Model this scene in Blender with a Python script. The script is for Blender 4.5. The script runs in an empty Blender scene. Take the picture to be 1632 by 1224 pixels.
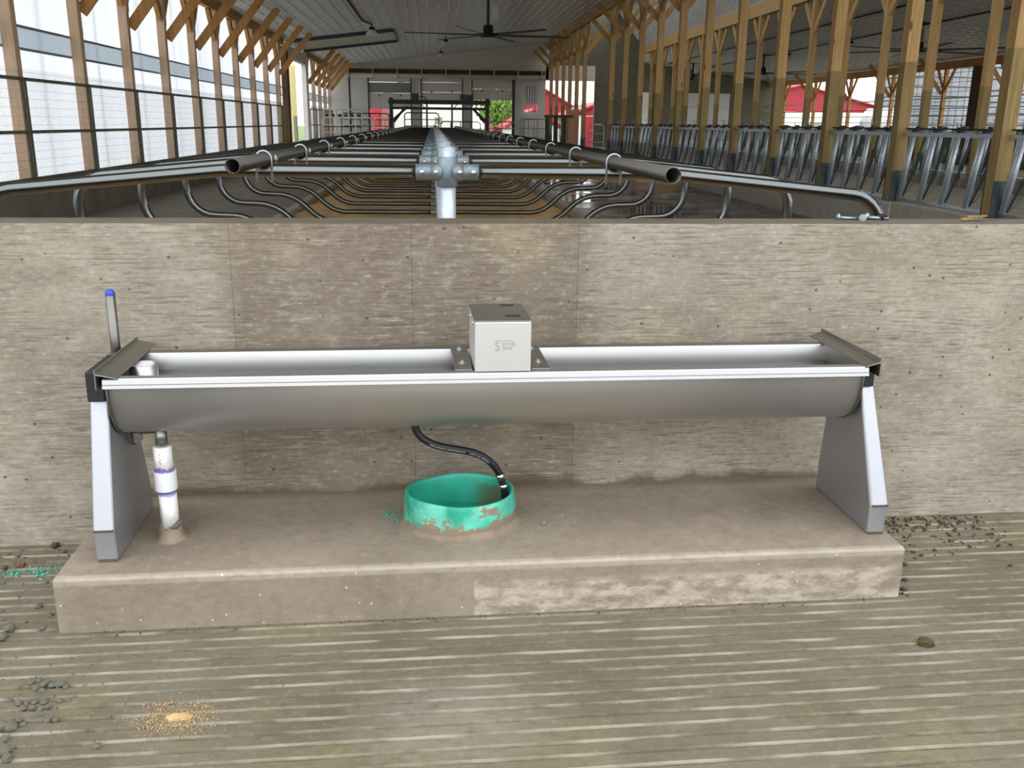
import bpy, math, random
from mathutils import Vector, Matrix
random.seed(7)
C = bpy.context.scene.collection
sc = bpy.context.scene
PI = math.pi

# ------------------------------------------------------------------ camera, sky, exposure
def setup_camera():
    f, yaw, pitch, roll, h = 1468.67, math.radians(4.91834), math.radians(15.82121), math.radians(0.708586), 1.57654
    fw = Vector((math.sin(yaw)*math.cos(pitch), math.cos(yaw)*math.cos(pitch), -math.sin(pitch)))
    r = Vector((math.cos(yaw), -math.sin(yaw), 0)); u = r.cross(fw)
    c, s = math.cos(roll), math.sin(roll)
    r2 = c*r + s*u; u2 = -s*r + c*u
    cd = bpy.data.cameras.new('camera'); cam = bpy.data.objects.new('camera', cd); C.objects.link(cam)
    M = Matrix((r2, u2, -fw)).transposed().to_4x4(); M.translation = (0, 0, h)
    cam.matrix_world = M
    cd.sensor_fit = 'HORIZONTAL'; cd.sensor_width = 36.0; cd.lens = 36.0*f/1632.0
    cd.clip_start = 0.05; cd.clip_end = 600
    sc.camera = cam
setup_camera()
world = bpy.data.worlds.new('overcast'); sc.world = world; world.use_nodes = True
wn = world.node_tree.nodes; bg = wn['Background']
bg.inputs[0].default_value = (0.93, 0.965, 1.0, 1); bg.inputs[1].default_value = 2.6
vs = sc.view_settings
vs.view_transform = 'Standard'; vs.look = 'None'; vs.gamma = 1.0; vs.use_curve_mapping = False
vs.exposure = 0.08
sc.cycles.use_denoising = True
sc.cycles.denoiser = 'OPENIMAGEDENOISE'; sc.cycles.denoising_input_passes = 'RGB_ALBEDO_NORMAL'; sc.cycles.denoising_prefilter = 'ACCURATE'
sc.cycles.max_bounces = 10; sc.cycles.diffuse_bounces = 6; sc.cycles.glossy_bounces = 4
sc.cycles.transmission_bounces = 6; sc.cycles.transparent_max_bounces = 12
sc.cycles.sample_clamp_indirect = 6.0
sc.cycles.caustics_reflective = False; sc.cycles.caustics_refractive = False

# ------------------------------------------------------------------ materials
def S(r, g, b):
    return tuple(((v/255)/12.92 if v <= 10 else (((v/255)+0.055)/1.055)**2.4) for v in (r, g, b)) + (1,)
class NT:
    def __init__(self, name):
        self.m = bpy.data.materials.new(name); self.m.use_nodes = True
        self.t = self.m.node_tree; self.n = self.t.nodes; self.b = self.n['Principled BSDF']
        self.out = self.n['Material Output']
        self.co = None
    def node(self, k, **kw):
        x = self.n.new(k)
        for a, v in kw.items(): setattr(x, a, v)
        return x
    def link(self, a, b): self.t.links.new(a, b)
    def coord(self, kind='Object'):
        if self.co is None: self.co = self.node('ShaderNodeTexCoord')
        return self.co.outputs[kind]
    def mapped(self, scale=(1, 1, 1), kind='Object', loc=(0, 0, 0)):
        mp = self.node('ShaderNodeMapping'); mp.inputs['Scale'].default_value = scale; mp.inputs['Location'].default_value = loc
        self.link(self.coord(kind), mp.inputs['Vector']); return mp.outputs[0]
    def noise(self, vec, scale=5, detail=4, rough=.55, dist=0):
        x = self.node('ShaderNodeTexNoise'); self.link(vec, x.inputs['Vector'])
        x.inputs['Scale'].default_value = scale; x.inputs['Detail'].default_value = detail
        x.inputs['Roughness'].default_value = rough; x.inputs['Distortion'].default_value = dist
        return x.outputs[0]
    def vor(self, vec, scale=20, rnd=1.0):
        x = self.node('ShaderNodeTexVoronoi'); self.link(vec, x.inputs['Vector']); x.inputs['Scale'].default_value = scale
        x.inputs['Randomness'].default_value = rnd
        return x
    def ramp(self, fac, stops, interp='LINEAR'):
        x = self.node('ShaderNodeValToRGB'); x.color_ramp.interpolation = interp
        e = x.color_ramp.elements
        while len(e) < len(stops): e.new(0.5)
        for i, (p, c) in enumerate(stops):
            e[i].position = p; e[i].color = c if len(c) == 4 else (*c, 1)
        self.link(fac, x.inputs[0]); return x.outputs[0]
    def g(self, fac, a, b):            # grey ramp a->0, b->1
        x = self.node('ShaderNodeMapRange', clamp=True); self.link(fac, x.inputs['Value'])
        x.inputs['From Min'].default_value = a; x.inputs['From Max'].default_value = b
        return x.outputs['Result']
    def mix(self, fac, a, b, mode='MIX'):
        x = self.node('ShaderNodeMix', data_type='RGBA', blend_type=mode)
        for sk, v in ((x.inputs['Factor'], fac), (x.inputs['A'], a), (x.inputs['B'], b)):
            if hasattr(v, 'is_output'): self.link(v, sk)
            elif isinstance(v, (int, float)): sk.default_value = v
            else: sk.default_value = v if len(v) == 4 else (*v, 1)
        return x.outputs['Result']
    def math(self, op, a, b=0.0, c=None, clamp=False):
        x = self.node('ShaderNodeMath', operation=op, use_clamp=clamp)
        for i, v in enumerate((a, b) if c is None else (a, b, c)):
            if hasattr(v, 'is_output'): self.link(v, x.inputs[i])
            else: x.inputs[i].default_value = v
        return x.outputs[0]
    def xyz(self, vec):
        x = self.node('ShaderNodeSeparateXYZ'); self.link(vec, x.inputs[0]); return x.outputs
    def set(self, col=None, rough=None, metal=None, spec=None):
        for k, v in (('Base Color', col), ('Roughness', rough), ('Metallic', metal), ('Specular IOR Level', spec)):
            if v is None: continue
            if hasattr(v, 'is_output'): self.link(v, self.b.inputs[k])
            else: self.b.inputs[k].default_value = v
    def bump(self, h, strength=.3, dist=.005):
        x = self.node('ShaderNodeBump'); x.inputs['Strength'].default_value = strength; x.inputs['Distance'].default_value = dist
        self.link(h, x.inputs['Height']); self.link(x.outputs[0], self.b.inputs['Normal'])

def simple(name, c1, c2=None, rough=.6, metal=0.0, scale=8.0, stretch=(1, 1, 1), bump=0.0, rough2=None, spec=None, detail=4):
    k = NT(name); v = k.mapped(stretch)
    n = k.noise(v, scale, detail)
    k.set(k.ramp(n, [(.3, c1), (.7, c2 or c1)]), rough, metal, spec)
    if rough2 is not None: k.set(rough=k.math('MULTIPLY_ADD', n, rough2-rough, rough))
    if bump: k.bump(n, bump, .004)
    return k.m

def m_wall_concrete():
    k = NT('formed_concrete'); o = k.coord(); xyz = k.xyz(o)
    big = k.noise(k.mapped((1, 1, 1.3)), 1.6, 5, .6, .4)
    mid = k.noise(k.mapped((1, 1, 2.2)), 9, 6, .65)
    streak = k.noise(k.mapped((8, 8, 120)), 1.0, 5, .62, .25)
    fine = k.noise(o, 160, 3, .6)
    col = k.ramp(big, [(.28, S(134, 124, 110)), (.5, S(156, 147, 131)), (.72, S(176, 168, 152))])
    # plywood form sheets leave bands of different shade
    wob = k.math('MULTIPLY_ADD', mid, .16, k.math('ADD', xyz[0], -.08))
    band = k.ramp(k.math('MULTIPLY_ADD', wob, .25, .5), [(.30, (0, 0, 0)), (.325, (1, 1, 1)), (.63, (1, 1, 1)), (.665, (0, 0, 0))])
    hi = k.g(k.math('ADD', xyz[2], k.math('MULTIPLY', mid, .5)), .3, .9)
    col = k.mix(k.math('MULTIPLY', band, k.math('MULTIPLY_ADD', hi, .34, .36)), col, S(112, 98, 84))
    yel = k.g(k.noise(k.mapped((1, 1, 1), loc=(7, 3, 1)), 2.2, 3), .56, .72)
    col = k.mix(k.math('MULTIPLY', yel, .4), col, S(186, 168, 130))
    col = k.mix(k.math('MULTIPLY', k.g(mid, .52, .70), .35), col, S(196, 188, 172))
    col = k.mix(k.math('MULTIPLY', k.g(mid, .46, .30), .35), col, S(110, 98, 86))
    mott = k.noise(k.mapped((1, 1, 1.9)), 30, 6, .72)
    col = k.mix(k.math('MULTIPLY', k.g(mott, .48, .34), .42), col, S(104, 94, 82))
    col = k.mix(k.math('MULTIPLY', k.g(mott, .54, .70), .5), col, S(206, 198, 182))
    smask = k.math('MULTIPLY', k.g(streak, .50, .38), k.g(k.noise(k.mapped((1, 1, 1.6), loc=(3, 0, 9)), 2.6, 4), .34, .56))
    col = k.mix(k.math('MULTIPLY', smask, .55), col, S(86, 74, 62))
    light = k.math('MULTIPLY', k.g(streak, .56, .68), k.g(k.noise(k.mapped((1, 1, 1), loc=(1, 0, 4)), 3.2, 4), .45, .62))
    col = k.mix(k.math('MULTIPLY', light, .5), col, S(205, 196, 180))
    vo = k.vor(k.mapped((1, 1, 1)), 17)
    gate = k.g(vo.outputs['Color'], .70, .76)
    pit = k.math('MULTIPLY', k.g(vo.outputs['Distance'], .13, .07), gate)
    col = k.mix(k.math('MULTIPLY', pit, .75), col, S(78, 68, 58))
    # damp band along the foot of the wall, above the plinth
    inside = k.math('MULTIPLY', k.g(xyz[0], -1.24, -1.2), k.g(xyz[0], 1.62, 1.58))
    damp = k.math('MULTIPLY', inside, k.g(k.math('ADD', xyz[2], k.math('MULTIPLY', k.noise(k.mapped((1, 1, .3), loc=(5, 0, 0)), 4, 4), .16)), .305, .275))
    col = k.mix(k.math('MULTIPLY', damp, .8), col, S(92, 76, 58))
    topd = k.math('MULTIPLY', k.g(xyz[1], .002, .006), k.g(xyz[2], 1.21, 1.217))
    col = k.mix(k.math('MULTIPLY', topd, .85), col, S(78, 69, 57))
    col = k.mix(k.math('MULTIPLY', fine, .22), col, S(110, 100, 88))
    k.set(col, .88, 0, .25)
    h = k.math('SUBTRACT', k.math('MULTIPLY_ADD', streak, .8, k.math('MULTIPLY', fine, .35)), k.math('MULTIPLY', pit, 1.5))
    k.bump(h, .55, .003)
    return k.m
def m_plinth():
    k = NT('troweled_concrete'); o = k.coord(); xyz = k.xyz(o)
    big = k.noise(o, 3, 5, .6); mid = k.noise(k.mapped((1, 1, 2.5)), 11, 6, .65); fine = k.noise(o, 220, 3)
    col = k.ramp(big, [(.3, S(128, 116, 101)), (.7, S(150, 137, 120))])
    low = k.g(k.math('MULTIPLY_ADD', mid, .06, xyz[2]), .165, .14)
    right = k.g(xyz[0], .10, .108)
    patch = k.math('MULTIPLY', k.math('MULTIPLY', low, right), k.g(mid, .40, .58))
    front = k.g(xyz[1], -.652, -.656)
    patch = k.math('MULTIPLY', patch, front)
    col = k.mix(k.math('MULTIPLY', patch, .8), col, S(190, 178, 160))
    edge = k.math('MULTIPLY', k.g(xyz[1], -.628, -.64), k.g(xyz[2], .158, .166))
    col = k.mix(k.math('MULTIPLY', edge, k.math('MULTIPLY_ADD', mid, .5, .2)), col, S(184, 174, 158))
    vo = k.vor(o, 26); spk = k.math('MULTIPLY', k.g(vo.outputs['Distance'], .12, .08), k.g(vo.outputs['Color'], .72, .78))
    col = k.mix(k.math('MULTIPLY', spk, k.math('MULTIPLY_ADD', front, .6, .25)), col, S(206, 194, 174))
    mott = k.noise(k.mapped((1, 1, 1.6)), 26, 6, .72)
    col = k.mix(k.math('MULTIPLY', k.g(mott, .48, .34), .35), col, S(106, 94, 80)); col = k.mix(k.math('MULTIPLY', k.g(mott, .55, .72), .3), col, S(186, 174, 158))
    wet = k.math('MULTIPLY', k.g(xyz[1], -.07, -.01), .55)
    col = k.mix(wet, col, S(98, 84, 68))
    k.set(col, .8, 0, .3)
    k.bump(k.math('ADD', k.math('MULTIPLY', mid, .5), k.math('MULTIPLY', fine, .4)), .35, .003)
    return k.m
def m_floor():
    k = NT('grooved_concrete'); o = k.coord(); xyz = k.xyz(o)
    big = k.noise(o, 1.7, 5, .6, .3); mid = k.noise(k.mapped((1, 1.6, 1)), 8, 6, .65); fine = k.noise(o, 150, 4, .65)
    col = k.ramp(big, [(.3, S(94, 86, 69)), (.5, S(107, 98, 81)), (.72, S(118, 110, 93))])
    col = k.mix(k.math('MULTIPLY', k.g(k.noise(k.mapped(loc=(4, 2, 0)), 2.4, 4), .52, .70), .4), col, S(134, 122, 86))
    dx = k.math('DIVIDE', k.math('ADD', xyz[0], .02), .34); dy = k.math('DIVIDE', k.math('ADD', xyz[1], 1.22), .30)
    rad = k.math('SQRT', k.math('ADD', k.math('MULTIPLY', dx, dx), k.math('MULTIPLY', dy, dy)))
    pale = k.g(k.math('ADD', rad, k.math('MULTIPLY', k.noise(k.mapped(loc=(9, 5, 0)), 9, 5), .9)), 1.35, .75)
    col = k.mix(k.math('MULTIPLY', pale, .26), col, S(160, 155, 142))
    col = k.mix(k.math('MULTIPLY', k.g(mid, .45, .33), .5), col, S(92, 84, 69))
    col = k.mix(k.math('MULTIPLY', k.g(k.noise(k.mapped(loc=(2, 8, 0)), 5, 6, .7), .38, .28), .6), col, S(78, 70, 56))
    mott = k.noise(k.mapped((1, 1.4, 1)), 34, 6, .72)
    col = k.mix(k.math('MULTIPLY', k.g(mott, .48, .32), .45), col, S(84, 77, 63)); col = k.mix(k.math('MULTIPLY', k.g(mott, .56, .72), .4), col, S(156, 150, 136))
    # groove edges painted paler as if lit by the sky, groove bottoms hold dirt
    gz = xyz[2]
    lit_edge = k.math('MULTIPLY', k.math('MULTIPLY', k.g(gz, -.0082, -.0060), k.g(gz, -.0002, -.0012)), k.g(k.noise(k.mapped((1.2, 5, 1), loc=(1, 1, 0)), 3, 4), .42, .62))
    col = k.mix(k.math('MULTIPLY', lit_edge, .6), col, S(178, 172, 158))
    dirt = k.math('MULTIPLY', k.g(gz, -.0088, -.0105), k.g(k.noise(k.mapped((1.5, 4, 1), loc=(6, 1, 0)), 3, 4), .22, .42))
    col = k.mix(k.math('MULTIPLY', dirt, .8), col, S(58, 50, 38))
    vo = k.vor(o, 30); spk = k.math('MULTIPLY', k.g(vo.outputs['Distance'], .14, .08), k.g(vo.outputs['Color'], .8, .84))
    col = k.mix(k.math('MULTIPLY', spk, .6), col, S(70, 61, 48))
    col = k.mix(k.math('MULTIPLY', fine, .25), col, S(86, 80, 67))
    k.set(col, .82, 0, .3)
    k.bump(k.math('ADD', k.math('MULTIPLY', mid, .6), k.math('MULTIPLY', fine, .5)), .5, .004)
    return k.m
def m_wet():
    k = NT('wet_alley_concrete'); o = k.coord()
    big = k.noise(o, .9, 4, .55); rip = k.noise(k.mapped((1, 1.8, 1)), 5, 3, .5)
    col = k.ramp(big, [(.35, S(64, 56, 45)), (.7, S(88, 78, 64))])
    k.set(col, k.math('MULTIPLY_ADD', k.g(big, .40, .62), .25, .05), 0, .5)
    k.bump(rip, .10, .01)
    return k.m
def m_steel(name, base, rough, aniso=(1, 40, 40), bump=.03, amt=.12):
    k = NT(name); n = k.noise(k.mapped(aniso), 3, 5, .6); n2 = k.noise(k.coord(), 6, 4)
    k.set(k.mix(k.math('MULTIPLY', n2, .35), base, tuple(c*.78 for c in base[:3])+(1,)), k.math('MULTIPLY_ADD', n, amt, rough-amt/2), 1.0)
    if bump: k.bump(n, bump, .001)
    return k.m
def m_galv():
    k = NT('galvanized_steel'); o = k.coord(); vo = k.vor(o, 60); n = k.noise(o, 7, 4)
    c = k.mix(vo.outputs['Color'], S(176, 184, 188), S(150, 160, 166)); c = k.mix(k.math('MULTIPLY', n, .3), c, S(120, 128, 130))
    k.set(c, k.math('MULTIPLY_ADD', n, .15, .34), .85); return k.m
def m_timber(name, a, b, c):
    k = NT(name); oi = k.node('ShaderNodeObjectInfo')
    add = k.node('ShaderNodeVectorMath', operation='ADD'); k.link(k.coord(), add.inputs[0]); k.link(oi.outputs['Random'], add.inputs[1])
    mp = k.node('ShaderNodeMapping'); mp.inputs['Scale'].default_value = (14, 14, .9); k.link(add.outputs[0], mp.inputs[0])
    n = k.noise(mp.outputs[0], 2.0, 5, .6, .6)
    col = k.ramp(n, [(.3, a), (.55, b), (.75, c)])
    mp2 = k.node('ShaderNodeMapping'); mp2.inputs['Scale'].default_value = (5, 5, 1.6); k.link(add.outputs[0], mp2.inputs[0])
    vo = k.vor(mp2.outputs[0], 1.0)
    kn = k.math('MULTIPLY', k.g(vo.outputs['Distance'], .14, .07), k.g(vo.outputs['Color'], .45, .5))
    col = k.mix(k.math('MULTIPLY', kn, .8), col, S(84, 48, 24))
    col = k.mix(k.math('MULTIPLY', oi.outputs['Random'], .22), col, S(96, 66, 36))
    k.set(col, .75, 0, .25); k.bump(n, .2, .003); return k.m
def m_curtain(name, tint, tr):
    k = NT(name); n = k.noise(k.mapped((1, 1.5, .25)), 1.2, 3)
    col = k.ramp(n, [(.3, tuple(c*.92 for c in tint[:3])), (.7, tint)])
    t = k.node('ShaderNodeBsdfTranslucent'); d = k.node('ShaderNodeBsdfDiffuse'); mx = k.node('ShaderNodeMixShader')
    k.link(col, t.inputs[0]); k.link(col, d.inputs[0]); mx.inputs[0].default_value = tr
    k.link(d.outputs[0], mx.inputs[1]); k.link(t.outputs[0], mx.inputs[2]); k.link(mx.outputs[0], k.out.inputs[0])
    return k.m
def m_casing():
    k = NT('green_pvc_smeared'); o = k.coord(); xyz = k.xyz(o)
    n = k.noise(k.mapped((1, 1, .7)), 16, 6, .7, .6); big = k.noise(o, 5, 3)
    col = k.ramp(big, [(.35, S(24, 140, 114)), (.65, S(56, 176, 150))])
    # pale scuffs and mortar smears on the outside, heavier low down and towards the right
    hgt = k.math('ADD', xyz[2], k.math('MULTIPLY', k.math('SUBTRACT', n, .5), .12))
    hgt = k.math('SUBTRACT', hgt, k.math('MULTIPLY', xyz[0], .10))
    out = k.g(k.math('SQRT', k.math('ADD', k.math('POWER', k.math('DIVIDE', xyz[0], .198), 2.0), k.math('POWER', k.math('DIVIDE', xyz[1], .166), 2.0))), .955, .985)
    sm = k.math('MULTIPLY', k.g(hgt, .048, .036), out)
    pale = k.math('MULTIPLY', k.math('MULTIPLY', k.g(k.noise(k.mapped(loc=(3, 1, 2)), 9, 5), .42, .6), out), .6)
    col = k.mix(pale, col, S(128, 214, 190))
    sp = k.math('MULTIPLY', k.g(k.noise(k.mapped((1, 1, 2.0), loc=(8, 1, 2)), 11, 5, .72), .55, .60), out)
    col = k.mix(sp, col, S(138, 121, 100))
    col = k.mix(sm, col, S(134, 118, 98))
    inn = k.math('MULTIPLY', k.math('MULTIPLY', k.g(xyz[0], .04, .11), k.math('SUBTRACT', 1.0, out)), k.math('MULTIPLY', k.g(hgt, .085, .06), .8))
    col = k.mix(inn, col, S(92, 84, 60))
    k.set(col, .45, 0, .4); k.bump(n, .25, .003); return k.m
def m_sand():
    k = NT('bedding_sand'); o = k.coord(); n = k.noise(o, 4, 6, .65); f = k.noise(o, 60, 4)
    c = k.ramp(n, [(.3, S(188, 150, 104)), (.5, S(214, 178, 128)), (.7, S(230, 200, 152))])
    k.set(k.mix(k.math('MULTIPLY', f, .3), c, S(140, 110, 72)), .95, 0, .1); k.bump(k.math('ADD', n, f), .5, .01); return k.m
def m_pvc():
    k = NT('white_pvc_primed'); o = k.coord(); xyz = k.xyz(o); n = k.noise(o, 45, 4, .7); n2 = k.noise(k.mapped(loc=(2, 2, 2)), 30, 4)
    col = k.ramp(n2, [(.4, S(236, 236, 234)), (.7, S(222, 220, 216))])
    pz = k.math('ADD', xyz[2], k.math('MULTIPLY', k.math('SUBTRACT', n, .5), .03))
    ring = k.math('MULTIPLY', k.g(pz, .245, .25), k.g(pz, .2645, .2595))
    low = k.math('MULTIPLY', k.g(pz, .158, .164), k.g(pz, .19, .186))
    pur = k.math('MAXIMUM', k.math('MULTIPLY', ring, .8), k.math('MULTIPLY', low, .6))
    col = k.mix(pur, col, S(96, 52, 190))
    dirt = k.math('MULTIPLY', k.g(n, .62, .68), k.g(xyz[2], .17, .12)); col = k.mix(k.math('MULTIPLY', dirt, .8), col, S(110, 100, 92))
    k.set(col, .35, 0, .5); return k.m
def m_leaf():
    k = NT('spring_leaves'); oi = k.node('ShaderNodeObjectInfo'); n = k.noise(k.coord(), 1.2, 3)
    k.set(k.ramp(n, [(.3, S(96, 132, 58)), (.7, S(150, 184, 92))]), .7, 0, .2); return k.m
def m_water():
    k = NT('trough_water'); n = k.noise(k.mapped((1, 2, 1)), 6, 2)
    k.set((.012, .014, .016, 1), .03, 0, .5); k.b.inputs['Alpha'].default_value = .72
    k.bump(n, .03, .003); return k.m

M = {}
M['wall'] = m_wall_concrete(); M['plinth'] = m_plinth(); M['floor'] = m_floor(); M['wet'] = m_wet()
M['stainless'] = m_steel('brushed_stainless', S(184, 183, 182), .40)
M['stainless_dull'] = m_steel('dull_stainless', S(150, 148, 142), .42)
M['leg_steel'] = m_steel('painted_leg_stainless', S(192, 194, 200), .5, (40, 40, 1))
M['basin_steel'] = m_steel('mill_finish_stainless', S(206, 203, 199), .5)
M['lever_steel'] = m_steel('dark_stainless_rod', S(128, 125, 120), .36)
M['galv'] = m_galv()
M['galv_bright'] = simple('bright_zinc', S(196, 206, 214), S(168, 180, 190), .42, .45, 30)
M['zinc_dull'] = simple('dull_zinc_casting', S(132, 144, 150), S(108, 120, 126), .45, .5, 20)
M['olive_wall'] = simple('olive_liner_panel', S(112, 106, 86), S(98, 92, 74), .6, 0, 2)
M['pipe'] = m_steel('dark_galvanized_pipe', S(112, 115, 114), .24, (20, 20, 20), 0, .10)
M['pipe_dirty'] = m_steel('dusty_galvanized_pipe', S(88, 86, 80), .42, (6, 6, 6), 0, .2)
M['bracket'] = simple('grey_primer_steel', S(70, 84, 84), S(56, 68, 68), .5, .4)
M['black'] = simple('black_rubber', S(26, 26, 28), S(34, 34, 36), .6)
M['hose'] = simple('hose_rubber', S(14, 15, 17), S(22, 24, 26), .5)
M['whiteprint'] = simple('white_hose_print', S(180, 184, 186), None, .6)
M['chrome'] = simple('clamp_steel', S(225, 226, 228), S(190, 192, 196), .22, 1.0, 40)
M['blue'] = simple('blue_cap', S(34, 58, 168), S(42, 70, 184), .4)
M['casing'] = m_casing()
M['mortar'] = simple('mortar', S(120, 105, 88), S(146, 131, 113), .9, 0, 14, bump=.8)
M['timber'] = m_timber('spruce_timber', S(180, 144, 94), S(202, 166, 112), S(214, 182, 130))
M['timber_left'] = m_timber('pale_spruce_timber', S(204, 172, 142), S(218, 188, 158), S(228, 200, 172))
M['treated'] = m_timber('treated_timber', S(140, 120, 78), S(160, 138, 92), S(176, 154, 106))
M['brace'] = m_timber('fresh_lumber', S(170, 122, 68), S(196, 148, 90), S(208, 162, 106))
M['girt'] = simple('olive_steel_tube', S(98, 92, 56), S(80, 76, 48), .5, .3)
M['curtain'] = m_curtain('translucent_curtain', S(246, 249, 255), .66)
M['curtain_band'] = m_curtain('curtain_overlap', S(206, 220, 232), .38)
M['cloth_dark'] = simple('grey_strap', S(120, 124, 134), None, .8)
M['wire'] = simple('mesh_wire', S(120, 124, 120), S(98, 100, 98), .5, .5)
M['ceiling'] = simple('white_liner_steel', S(212, 214, 212), S(200, 203, 200), .42, 0, 3)
M['white_wall'] = simple('white_wall_panel', S(226, 222, 212), S(212, 208, 198), .6, 0, 2)
M['white_door'] = simple('white_door_panel', S(228, 226, 220), S(216, 214, 208), .5)
M['grey_panel'] = simple('grey_curtain_roll', S(150, 154, 146), S(136, 140, 132), .7)
M['duct'] = simple('cream_sheet_metal', S(206, 200, 184), S(190, 184, 168), .5)
M['dark_steel'] = simple('dark_painted_steel', S(58, 60, 48), S(44, 46, 38), .5, .3)
M['fan'] = simple('black_fan_paint', S(30, 30, 30), S(42, 42, 42), .45)
M['blade'] = simple('grey_fan_blade', S(96, 96, 90), S(84, 84, 80), .4, .5)
M['lamp_glass'] = simple('white_lamp_shade', S(226, 226, 220), None, .4)
M['red'] = simple('red_barn_steel', S(176, 44, 58), S(160, 34, 48), .55, 0, 2)
M['siding'] = simple('white_siding', S(236, 236, 232), S(222, 222, 218), .6)
M['silo'] = simple('grey_silo_staves', S(170, 174, 178), S(140, 144, 150), .8, 0, 3, (1, 1, .3))
M['grass'] = simple('far_grass', S(96, 120, 62), S(120, 140, 84), .95, 0, .5)
M['gravel'] = simple('yard_gravel', S(118, 114, 104), S(136, 131, 120), .95, 0, 3)
M['bark'] = simple('bark', S(96, 84, 70), S(74, 64, 54), .9)
M['leaf'] = m_leaf()
M['sand'] = m_sand()
M['alley'] = simple('alley_concrete', S(120, 112, 98), S(138, 130, 114), .75, 0, 2, bump=.2)
M['curb'] = simple('curb_concrete', S(184, 178, 166), S(164, 158, 146), .85, 0, 4, bump=.3)
M['curb_block'] = simple('pale_block', S(186, 184, 178), S(170, 168, 160), .85, 0, 6, bump=.3)
M['lowwall'] = simple('stub_wall_concrete', S(112, 104, 92), S(132, 124, 110), .85, 0, 2.5, bump=.3)
M['sawdust'] = simple('sawdust', S(186, 160, 114), S(170, 142, 98), .95, 0, 60)
M['clod'] = simple('grey_clay_clod', S(104, 100, 88), S(84, 80, 70), .95, 0, 30, bump=.6)
M['clod_dark'] = simple('dark_soil', S(74, 66, 52), S(58, 52, 40), .95, 0, 30, bump=.6)
M['clod_brown'] = simple('brown_clump', S(84, 68, 36), S(62, 48, 24), .95, 0, 40, bump=.6)
M['clod_rust'] = simple('rust_brown_clod', S(120, 76, 48), S(98, 62, 40), .95, 0, 30, bump=.6)
M['green_chip'] = simple('green_plastic_shaving', S(60, 180, 150), S(40, 150, 124), .6)
M['pvc'] = m_pvc()
M['pvc_white'] = simple('white_pvc', S(232, 233, 236), S(222, 223, 228), .35)
M['redprint'] = simple('red_pipe_print', S(214, 92, 80), None, .6)
M['purple'] = simple('purple_primer', S(92, 48, 196), None, .5)
M['logo'] = simple('embossed_steel', S(186, 185, 182), None, .45, 1.0)
M['cover'] = m_steel('satin_cover_stainless', S(226, 225, 222), .52, (40, 40, 40))
M['water'] = m_water()
M['plywood'] = simple('tan_plywood', S(214, 168, 126), S(198, 152, 110), .75, 0, 3, (1, 1, .2))
M['yellow'] = simple('yellow_foam_board', S(240, 224, 160), S(228, 210, 140), .7)
M['dark_wood'] = m_timber('weathered_dark_timber', S(84, 66, 46), S(98, 78, 56), S(112, 90, 66))
M['rust'] = simple('rusty_weld', S(92, 78, 66), S(70, 58, 48), .7)

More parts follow.
